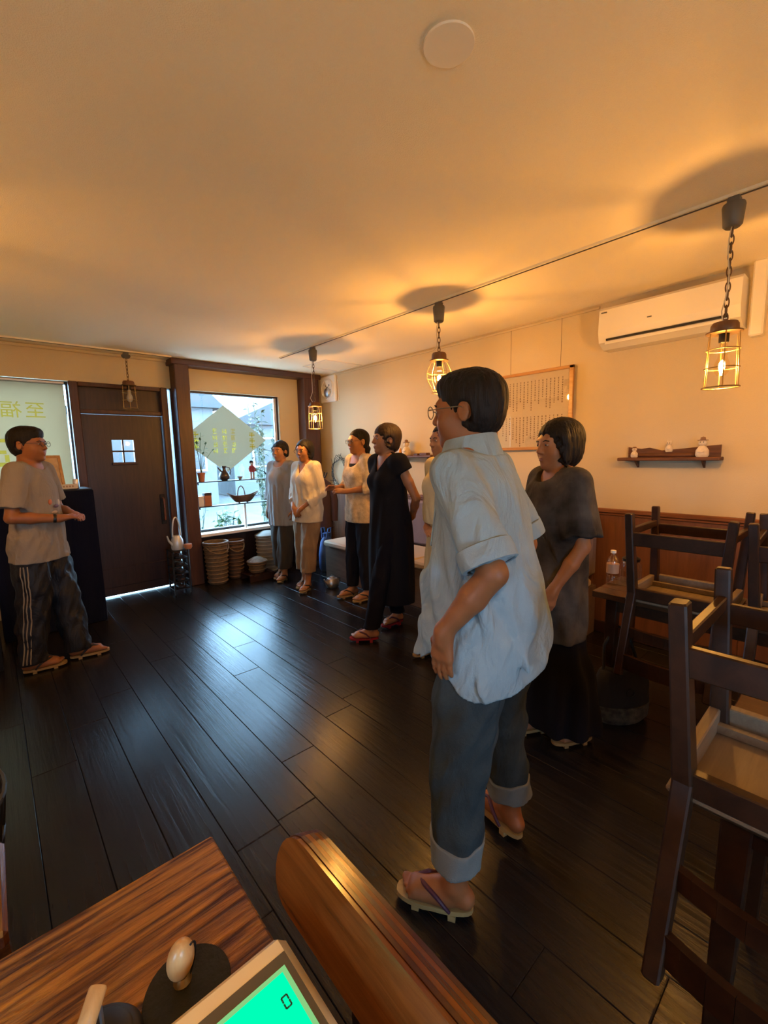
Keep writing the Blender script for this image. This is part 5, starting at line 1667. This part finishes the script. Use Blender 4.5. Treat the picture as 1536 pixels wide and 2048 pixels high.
def band(p, c, dr, r, w_, th, name, m, parent=None, squash=None):
    """a rolled cuff: a short thick ring round a limb"""
    dr = Vector(dr).normalized(); a = dr.orthogonal().normalized(); b = dr.cross(a)
    prof = [(r, -w_/2), (r+th, -w_/2+.003), (r+th*1.2, 0), (r+th, w_/2-.003), (r, w_/2), (r-th, w_/2-.002), (r-th, -w_/2+.002)]
    N = 30; vv = []; n = len(prof)
    for i in range(N):
        an = 2*PI*i/N
        wv = 1+.02*math.sin(3*an+1)
        for rr, h in prof: vv.append(Vector(c)+(a*math.cos(an)+b*math.sin(an))*rr*wv+dr*h)
    ff = []
    for i in range(N):
        j = (i+1) % N
        for q in range(n):
            l = (q+1) % n
            ff.append((i*n+q, i*n+l, j*n+l, j*n+q))
    mb = MB(); mb.add(vv, ff)
    return mb.build(name, m, parent or p.obj, smooth=True, sharp=50)

def cuff(p, g, z0, z1, sign, name, m, parent, th=.007):
    """turned-up trouser cuff: a thicker shell over the end of one leg"""
    c = g.copy(); c.d = c.d-th
    mid = (p.feet['L'][3]+p.feet['R'][3])/2
    c.keep(lambda x, y, z: np.maximum(np.maximum(z-z1, z0-z), sign*(mid-x))+0*y)
    return c.mesh(name, m, parent)
# ================================================================== THE EIGHT PEOPLE
def hair_short(g, E, C, K):
    E((0, .020, .044), (.087, .104, .086), .02)
    E((0, .036, -.010), (.078, .078, .078), .03)
    E((0, -.040, .082), (.060, .052, .036), .03)
    hairline(K, [(-.2, -.005), (-.03, -.012), (-.012, -.026), (.01, -.050), (.035, -.070), (.048, -.09), (.06, -.13), (.2, -.2)], .05, .009)
    K(lambda x, y, z: np.minimum(-.004-y, -.034-z))
    for q in (-1, 1): E((q*.088, .014, -.012), (.030, .025, .036), .008, 's')
    K(lambda x, y, z: -.078-z+.10*np.abs(x)+.25*(y-.08))
def hair_bob(low=-.085, line=None, vol=1.0, ear=False, ph=0.0):
    line = line or [(-.2, -.030), (-.09, -.036), (-.05, -.046), (0, -.056), (.03, -.066), (.05, -.082), (.062, -.13), (.2, -.2)]
    def fn(g, E, C, K):
        E((0, .016, .040), (.089*vol, .108*vol, .088), .02)
        E((0, .022, -.030), (.090*vol, .090*vol, .090), .04)
        for q in (-1, 1): C((q*.070, -.028, .03), (q*.074, -.028, low-.01), .022, .022, .03)
        hairline(K, line, .10, .010, ph)
        if ear:
            for q in (-1, 1): E((q*.095, -.005, -.015), (.03, .030, .035), .008, 's')
        K(lambda x, y, z: low-z+0*x-.22*(y+.02)+.007*np.sin(x*110+ph)+.006*np.sin(y*150+ph)+.004*np.sin(x*260-y*210))
    return fn
def hair_tied(bun=(0, .115, -.035), r=.035, tail=None, ph=0.0):
    def fn(g, E, C, K):
        E((0, .018, .040), (.083, .103, .085), .02)
        E((0, .042, -.014), (.074, .070, .062), .03)
        hairline(K, [(-.2, .03), (-.03, .0), (-.012, -.02), (.01, -.038), (.035, -.052), (.058, -.072), (.075, -.13), (.2, -.2)], .06, .007, ph)
        K(lambda x, y, z: np.minimum(.025-y, -.020-z))
        for q in (-1, 1): E((q*.088, .014, -.012), (.030, .024, .034), .008, 's')
        E(bun, (r, r, r), .015)
        if tail: C(bun, tail, r*.9, r*.45, .01)
    return fn

M['chambray'] = mat('pale_blue_cotton', (.25, .32, .35), .85, spec=.2, bump=(260, .18), var=(7, .07), crease=0.75)
M['denim'] = mat('worn_denim', (.036, .050, .056), .9, spec=.2, bump=(240, .25), var=(9, .22), crease=0.5)
M['denim_in'] = mat('denim_inside', (.17, .19, .19), .9, spec=.2, bump=(240, .25))
M['grey_tee'] = mat('taupe_tee', (.23, .20, .165), .9, spec=.15, bump=(240, .15), var=(6, .06), crease=0.55)
M['black_track'] = mat('black_track_cloth', (.008, .009, .013), .6, spec=.3, bump=(120, .1), crease=0.6)
M['stripe'] = mat('pale_stripe', (.20, .17, .13), .85)
M['grey_linen'] = mat('grey_linen', (.30, .28, .27), .9, spec=.15, bump=(200, .2), var=(10, .1, (1, 1, .15)), crease=0.45)
M['olive_cloth'] = mat('olive_brown_cloth', (.06, .052, .042), .9, spec=.15, bump=(200, .2))
M['white_cotton'] = mat('off_white_cotton', (.66, .60, .50), .85, spec=.2, bump=(220, .15), var=(7, .04), crease=0.45)
M['beige_cloth'] = mat('beige_cloth', (.26, .18, .115), .9, spec=.15, bump=(200, .2), var=(7, .07), crease=0.45)
M['cream_knit'] = mat('cream_knit', (.55, .45, .32), .9, spec=.15, bump=(110, .4), var=(22, .22))
M['navy_pants'] = mat('navy_black_cloth', (.010, .012, .020), .9, spec=.15)
M['black_cloth'] = mat('black_cloth', (.0085, .0085, .011), .92, spec=.12, bump=(220, .15))
M['black_cloth2'] = mat('black_skirt_cloth', (.006, .006, .010), .92, spec=.12, bump=(220, .15))
M['straw_cloth'] = mat('straw_cloth', (.50, .42, .25), .88, spec=.15, bump=(220, .15), var=(7, .05), crease=0.45)
M['tie_dye'] = mat('charcoal_tie_dye', (.055, .050, .045), .9, spec=.15, bump=(220, .15), var=(7, .75), crease=0.5)
M['sole_pale'] = wood('pale_geta', (.24, .155, .06), (.36, .245, .10), .5, (14, 1, 14), 3, .2)
M['sole_red'] = mat('red_lacquer', (.20, .012, .018), .25)
M['strap_plum'] = mat('plum_strap', (.06, .012, .028), .6)
M['strap_dark'] = mat('dark_strap', (.02, .018, .02), .6)
M['watch'] = mat('watch_black', (.01, .01, .01), .3)

# ------------------------------------------------------------------ man in the pale blue shirt
p = Person('man in a loose pale blue shirt and rolled-up jeans, nearest the viewer', (1.10, .785), (-.25, .97), 1.600, False, .0055, 'skin_a', .034, .98, (-.40, -.38), (.36, .36))
p.hair('hair_black', hair_short); p.glasses('specs_metal'); p.sandals('sole_pale', 'strap_plum')
p.build_body({'L': ((.232, .118, 1.128), (.252, -.018, .945), (-.02, -.10, -1), (-1, .25, 0)), 'R': ((-.23, .07, 1.12), (-.215, -.03, .88), (0, -.1, -1), (1, .2, 0))},
             {'L': foot_at(p, .925, .755, -.5, .87), 'R': foot_at(p, 1.30, .80, .22, .97)}, (.10, .02, .0), lean=-.085, curl=.16)
p.done()
jeans = trousers(p, (.112, .104, .090, .076, .066), .142, amp=.0055, seed=9, wl=(.06, .15), vert=.9)
rows = [(.58, 0, -.0, .19, .215, .180), (.72, 0, 0, .195, .205, .186), (.82, 0, 0, .195, .190, .188), (.95, 0, -.004, .193, .165, .186), (1.08, 0, -.008, .188, .140, .160), (1.18, 0, -.012, .180, .122, .140), (1.27, 0, -.012, .168, .102, .118), (1.325, 0, -.012, .135, .080, .090), (1.355, 0, -.016, .09, .066, .072)]
hem = lambda x, y: .800-.118*np.exp(-(np.abs(y-.085)/.125)**3)-.085*np.exp(-((y+.20)/.09)**2)+0*x
g = top(p, rows, hem, {'L': (.90, .062, .066), 'R': (.90, .062, .066)}, amp=.012, seed=21, wl=(.06, .15), vert=.5, fade=lambda x, y, z: np.clip((1.34-z)*3.2, .2, 1), sh_r=.050, over=jeans)
g.ell((0, -.075, 1.375), (.05, .07, .05), None, .008, 's')
shirt = g.mesh('shirt', 'chambray', p.obj)
collar_ring(p, (0, .004+p.lean(1.50), 1.380), .066, .068, .050, .026, .30, 'collar', 'chambray', .16, .034).parent = shirt
for nm in ('L', 'R'):
    e, dr = p.ends[nm]
    band(p, e-dr*.018, dr, .0685, .055, .006, 'rolled_cuff', 'chambray', shirt)
# breast pocket and front buttons
for zz in (1.24, 1.15, 1.06, .97, .88):
    h = g.hit((.0, -.34, zz), (0, 1, 0))
    if h is not None: MB().ell(h, (.006, .0025, .006), 10, 6).build('button', 'white_plastic', shirt)
pk = [g.hit((x, -.34, z), (0, 1, 0)) for z in (1.215, 1.10) for x in (.05, .145)]
if all(q is not None for q in pk):
    a, b, c, d_ = [Vector(q)+Vector((0, -.003, 0)) for q in pk]
    pkm = MB(); pkm.tube([a, b, d_, (c+d_)/2+Vector((0, 0, -.012)), c, a], .0022, 5); pkm.build('pocket_seam', 'chambray', shirt)
jn = jeans.mesh('jeans', 'denim', p.obj)
cuff(p, jeans, .138, .218, 1, 'turn_up', 'denim_in', jn)
cuff(p, jeans, .138, .218, -1, 'turn_up', 'denim_in', jn)

# ------------------------------------------------------------------ woman in tie-dye
p = Person('woman with a black bob in a charcoal tie-dyed shirt and long black skirt', (1.865, .965), (-.85, .53), 1.505, True, .0062, 'skin_b', .028, 1.0, (-.40, -.36), (.40, .36))
p.hair('hair_black', hair_bob(-.092, None, 1.0, ph=1.0)); p.sandals('sole_pale', 'strap_dark')
p.build_body({'L': ((.225, .03, 1.10), (.205, -.10, .90), (-.05, -.35, -1), (-1, .1, 0)), 'R': ((-.225, .03, 1.10), (-.20, -.09, .90), (.05, -.3, -1), (1, .1, 0))},
             {'L': foot_at(p, 2.00, .845, -.86, .50), 'R': foot_at(p, 1.94, 1.03, -.85, .53)}, (.06, .03, 0), lean=.04)
p.done()
rows = [(.50, 0, -.0, .19, .150, .150), (.70, 0, -.0, .19, .148, .150), (.85, 0, 0, .185, .142, .145), (1.0, 0, 0, .178, .135, .135), (1.12, 0, 0, .168, .128, .122), (1.20, 0, .0, .155, .10, .105), (1.25, 0, .012, .12, .075, .082), (1.275, 0, .014, .08, .06, .066)]
g = top(p, rows, lambda x, y: .535+.012*np.sin(9*x)+0*y, {'L': (.86, .066, .078), 'R': (.86, .066, .078)}, neck=((-.035, 1.275), (.068, .062, .05)), amp=.006, seed=31, wl=(.06, .15), vert=.4, fade=lambda x, y, z: np.clip((1.22-z)*3.5, .12, 1))
g.mesh('shirt', 'tie_dye', p.obj)
skirt(p, [(.02, 0, .075, .20, .17, .20), (.25, 0, .05, .185, .155, .175), (.50, 0, .02, .17, .135, .15), (.80, 0, .01, .15, .11, .12), (.95, 0, .01, .125, .09, .095)], .095, .010, 5, (.07, .14)).mesh('skirt', 'black_cloth2', p.obj)

# ------------------------------------------------------------------ woman in cream, half hidden
p = Person('woman in a cream blouse and long cream skirt half hidden behind the man', (2.275, 1.94), (-.93, .20), 1.56, True, .0068, 'skin_b', .03, 1.0, (-.38, -.32), (.38, .34))
p.hair('hair_black', hair_tied((0, .105, -.045), .034)); p.sandals('sole_pale', 'strap_dark')
p.build_body({'L': ((.21, .05, 1.10), (.10, -.10, .96), (-.9, -.4, -.2), (0, .5, -1)), 'R': ((-.21, .05, 1.10), (-.06, -.12, .94), (.9, -.4, -.1), (0, .5, -1))},
             {'L': foot_at(p, 2.25, 1.83, -.97, .2), 'R': foot_at(p, 2.20, 1.99, -.97, .2)}, (-.15, .03, 0))
p.done()
rows = [(.86, 0, 0, .16, .125, .12), (.94, 0, 0, .168, .135, .125), (1.02, 0, 0, .165, .135, .12), (1.12, 0, 0, .162, .128, .115), (1.2, 0, .0, .158, .115, .108), (1.26, 0, .012, .13, .085, .088), (1.295, 0, .014, .10, .065, .07)]
g = top(p, rows, lambda x, y: .895+0*x+0*y, {'L': (1.35, .060, .056), 'R': (1.35, .060, .056)}, vneck=(1.225, .5), amp=.005, seed=41, fade=lambda x, y, z: np.clip((1.25-z)*4, .1, 1))
g.mesh('blouse', 'straw_cloth', p.obj)
skirt(p, [(.05, 0, .02, .19, .15, .16), (.35, 0, .015, .178, .14, .15), (.65, 0, .012, .168, .13, .14), (.85, 0, .012, .155, .115, .125), (.93, 0, .012, .135, .10, .105)], .10, .008, 6, (.05, .10)).mesh('skirt', 'straw_cloth', p.obj)

# ------------------------------------------------------------------ woman in black
p = Person('woman in a sleeveless black V-neck dress with her arms behind her back', (2.235, 2.465), (-.86, .12), 1.585, True, .0064, 'skin_b', .034, 1.04, (-.40, -.34), (.40, .36))
p.hair('hair_brown', hair_bob(-.070, [(-.2, -.01), (-.09, -.014), (-.04, -.026), (0, -.046), (.02, -.064), (.035, -.088), (.045, -.13), (.2, -.2)], 1.0, True, 2.0)); p.sandals('sole_red', 'strap_plum')
p.build_body({'L': ((.245, .10, 1.115), (.075, .19, .945), (-.9, .15, -.25), (0, -1, 0)), 'R': ((-.245, .10, 1.115), (-.085, .20, .93), (.9, .1, -.3), (0, -1, 0))},
             {'L': foot_at(p, 2.02, 2.44, -.70, .62), 'R': foot_at(p, 2.39, 2.55, -.96, .05)}, (-.25, -.05, 0), lean=-.02)
p.done()
rows = [(.18, 0, .01, .215, .155, .165), (.40, 0, .01, .205, .148, .16), (.65, 0, .01, .195, .142, .15), (.86, 0, .01, .185, .135, .14), (1.0, 0, .006, .178, .128, .128), (1.14, 0, 0, .172, .124, .118), (1.22, 0, .0, .168, .115, .112), (1.28, 0, .012, .16, .09, .095), (1.325, 0, .014, .12, .068, .072)]
g = top(p, rows, lambda x, y: .235+.02*x+0*y, {'L': (.26, .072, .074), 'R': (.26, .072, .074)}, vneck=(1.225, .62), amp=.008, seed=51, wl=(.07, .15), vert=.15, fade=lambda x, y, z: np.clip((1.2-z)*2.2, .1, 1), sh_r=.056)
g.mesh('dress', 'black_cloth', p.obj)
trousers(p, (.10, .085, .072, .066, .060), .075, amp=.003, seed=4).mesh('trousers', 'black_cloth2', p.obj)

# ------------------------------------------------------------------ woman in the cream top with glasses
p = Person('woman with glasses in a cream knitted top and dark trousers, one hand raised', (2.60, 3.27), (-.93, .10), 1.60, True, .007, 'skin_b', .03, 1.0, (-.38, -.46), (.38, .32))
p.hair('hair_black', hair_tied((0, .095, -.070), .036, (0.02, .085, -.165))); p.glasses('specs'); p.sandals('sole_pale', 'strap_dark')
p.build_body({'L': ((.215, -.01, 1.13), (.07, -.20, 1.10), (-.6, -.7, .1), (-.5, .4, -.7)), 'R': ((-.215, -.02, 1.12), (-.10, -.235, 1.125), (.25, -.9, .15), (.6, .3, -.6))},
             {'L': foot_at(p, 2.60, 3.18, -.95, .1), 'R': foot_at(p, 2.57, 3.38, -.95, .25)}, (-.05, .02, 0))
p.done()
rows = [(.70, 0, 0, .158, .125, .13), (.85, 0, 0, .17, .13, .135), (1.0, 0, 0, .165, .125, .122), (1.12, 0, 0, .160, .125, .115), (1.22, 0, .0, .158, .118, .110), (1.29, 0, .012, .14, .088, .09), (1.335, 0, .014, .10, .066, .07)]
tg = trousers(p, (.102, .090, .075, .066, .056), .085, amp=.004, seed=8); tg.mesh('trousers', 'navy_pants', p.obj)
g = top(p, rows, lambda x, y: .735+0*x+0*y, {'L': (1.30, .062, .055), 'R': (1.30, .062, .055)}, amp=.005, seed=61, over=tg, neck=((-.055, 1.325), (.078, .07, .085)), fade=lambda x, y, z: np.clip((1.25-z)*4, .15, 1))
g.mesh('knitted_top', 'cream_knit', p.obj)
rows2 = [(r[0], r[1], r[2], r[3]-.008, r[4]-.008, r[5]-.008) for r in p.torso_rows(.012) if r[0] < 1.36]
u = p.f.like(); u.loft(p.torso_rows(.006), .02)
for q in (-1, 1): u.ell((q*.066*p.k, -.078*p.k, 1.245*p.k), np.array((.061, .053, .059))*p.k, k=.03)
u.keep(lambda x, y, z: np.maximum(z-1.285+.0*y, 1.10-z)+0*x)
u.mesh('black_vest', 'black_cloth', p.obj)

# ------------------------------------------------------------------ woman in the white shirt
p = Person('smiling woman in an open-necked white shirt and cropped beige trousers, hands clasped', (2.45, 3.97), (-.88, -.18), 1.53, True, .007, 'skin_b', .03, 1.0, (-.38, -.36), (.38, .32))
p.hair('hair_black', hair_bob(-.085, [(-.2, -.012), (-.05, -.026), (0, -.042), (.035, -.058), (.06, -.08), (.075, -.13), (.2, -.2)], .97, ph=3.0)); p.glasses('specs'); p.sandals('sole_pale', 'strap_dark')
p.build_body({'L': ((.225, .02, 1.10), (.06, -.16, .92), (-.75, -.2, -.65), (0, .6, -.6)), 'R': ((-.225, .02, 1.10), (-.045, -.17, .93), (.75, -.2, -.65), (0, .6, -.6))},
             {'L': foot_at(p, 2.36, 3.88, -.75, -.5), 'R': foot_at(p, 2.42, 4.03, -.8, -.4)}, (.10, .06, 0))
p.done()
rows = [(.66, 0, 0, .17, .135, .14), (.82, 0, 0, .172, .135, .14), (.98, 0, 0, .168, .13, .125), (1.1, 0, 0, .162, .128, .118), (1.18, 0, .0, .156, .115, .108), (1.24, 0, .012, .13, .085, .088), (1.275, 0, .014, .10, .064, .07)]
tg = trousers(p, (.105, .095, .085, .080, .078), .165, amp=.005, seed=12, vert=.3); tg.mesh('cropped_trousers', 'beige_cloth', p.obj)
g = top(p, rows, lambda x, y: .685+0*x+0*y, {'L': (1.62, .058, .050), 'R': (1.62, .058, .050)}, vneck=(1.15, .42), amp=.006, seed=71, over=tg, fade=lambda x, y, z: np.clip((1.22-z)*4, .1, 1))
sh = g.mesh('shirt', 'white_cotton', p.obj)
collar_ring(p, (0, .004, 1.272), .060, .060, .024, .018, .75, 'collar', 'white_cotton', .25, .028).parent = sh

# ------------------------------------------------------------------ person in grey by the window
p = Person('person with short dark hair in a long grey shirt standing beside the shop window', (2.44, 4.47), (-.90, -.30), 1.535, True, .0075, 'skin_b', .03, 1.0, (-.38, -.32), (.38, .32))
p.hair('hair_black', hair_bob(-.045, [(-.2, -.01), (-.04, -.02), (0, -.046), (.03, -.064), (.045, -.09), (.055, -.13), (.2, -.2)], .95, True, 4.0)); p.sandals('sole_pale', 'strap_dark')
p.build_body({'L': ((.225, .03, 1.10), (.21, -.04, .86), (0, -.15, -1), (-1, 0, 0)), 'R': ((-.225, .03, 1.10), (-.21, -.04, .86), (0, -.15, -1), (1, 0, 0))},
             {'L': foot_at(p, 2.38, 4.40, -.8, -.6), 'R': foot_at(p, 2.42, 4.54, -.8, -.5)}, (.10, .02, 0))
p.done()
rows = [(.58, 0, 0, .185, .15, .15), (.8, 0, 0, .182, .145, .145), (1.0, 0, 0, .175, .135, .13), (1.12, 0, 0, .166, .125, .118), (1.20, 0, .0, .152, .10, .102), (1.25, 0, .012, .12, .078, .082), (1.28, 0, .014, .085, .06, .066)]
tg = trousers(p, (.105, .098, .088, .082, .078), .11, amp=.006, seed=14); tg.mesh('trousers', 'olive_cloth', p.obj)
g = top(p, rows, lambda x, y: .60+0*x+0*y, {'L': (1.55, .060, .054), 'R': (1.55, .060, .054)}, neck=((-.035, 1.285), (.066, .06, .045)), amp=.008, seed=81, over=tg, wl=(.05, .10), vert=.1, fade=lambda x, y, z: np.clip((1.22-z)*3, .1, 1))
g.mesh('long_shirt', 'grey_linen', p.obj)

# ------------------------------------------------------------------ the speaker on the left
p = Person('man with glasses in a taupe T-shirt and black striped track trousers, speaking at the left', (.205, 3.775), (.86, -.51), 1.595, False, .006, 'skin_a', .028, .97, (-.36, -.46), (.36, .34))
p.hair('hair_black', hair_short); p.glasses('specs', .017); p.sandals('sole_pale', 'strap_dark')
p.build_body({'L': ((.235, -.03, 1.10), (.085, -.215, 1.055), (-.75, -.6, .12), (-.2, .2, -1)), 'R': ((-.245, .02, 1.09), (-.115, -.20, 1.06), (.50, -.85, .10), (.2, .1, -1))},
             {'L': foot_at(p, .345, 3.70, .98, -.12), 'R': foot_at(p, .085, 3.655, .98, -.05)}, (-.05, -.02, 0), lean=-.02, curl=.45)
p.done()
rows = [(.66, 0, 0, .172, .135, .14), (.82, 0, 0, .176, .138, .142), (.98, 0, 0, .174, .132, .132), (1.1, 0, 0, .175, .13, .125), (1.2, 0, .0, .172, .122, .118), (1.28, 0, .012, .15, .09, .095), (1.33, 0, .014, .11, .066, .072)]
tg = trousers(p, (.112, .104, .092, .084, .078), .045, amp=.007, seed=17, wl=(.06, .14), vert=.6)
g = top(p, rows, lambda x, y: .715+0*x+.04*y, {'L': (.80, .068, .074), 'R': (.80, .068, .074)}, neck=((-.03, 1.355), (.066, .066, .05)), amp=.006, seed=91, over=tg, wl=(.06, .14), fade=lambda x, y, z: np.clip((1.28-z)*4, .1, 1))
sh = g.mesh('t_shirt', 'grey_tee', p.obj)
for (x, z, rx, rz_, mm) in ((-.05, 1.10, .022, .020, mat('print_orange', (.42, .12, .04), .8)), (-.005, 1.07, .030, .012, mat('print_plum', (.10, .06, .09), .8)), (.045, 1.09, .020, .022, mat('print_sand', (.45, .36, .24), .8)), (-.02, 1.03, .040, .010, mat('print_sand2', (.42, .30, .18), .8))):
    h = g.hit((x, -.3, z), (0, 1, 0))
    if h is not None: MB().ell(h, (rx, .006, rz_), 14, 8).build('print', mm, sh, smooth=True)
tr = tg.mesh('track_trousers', 'black_track', p.obj)
hip, kn, an, fx, fy, t_ = p.feet['R']
for j in (-1, 0, 1):
    pts = []
    for i in range(26):
        z = .70-.64*i/25
        if z > kn[2]: c = kn+(hip-kn)*((z-kn[2])/(hip[2]-kn[2]))
        else: c = an+(kn-an)*((z-an[2])/(kn[2]-an[2]))
        h = tg.hit((c[0]-.35, c[1]+j*.019-.01, z), (1, 0, 0))
        if h is not None: pts.append(h+np.array((-.0015, 0, 0)))
    if len(pts) > 4: MB().tube(pts, .0042, 6).build('stripe', 'stripe', tr, smooth=True)
sh_, el, wr = p.arms['R']
dr = (wr-el)/np.linalg.norm(wr-el)
wt = band(p, wr-dr*.022, dr, .0265, .020, .0025, 'wristwatch', 'watch', p.obj)
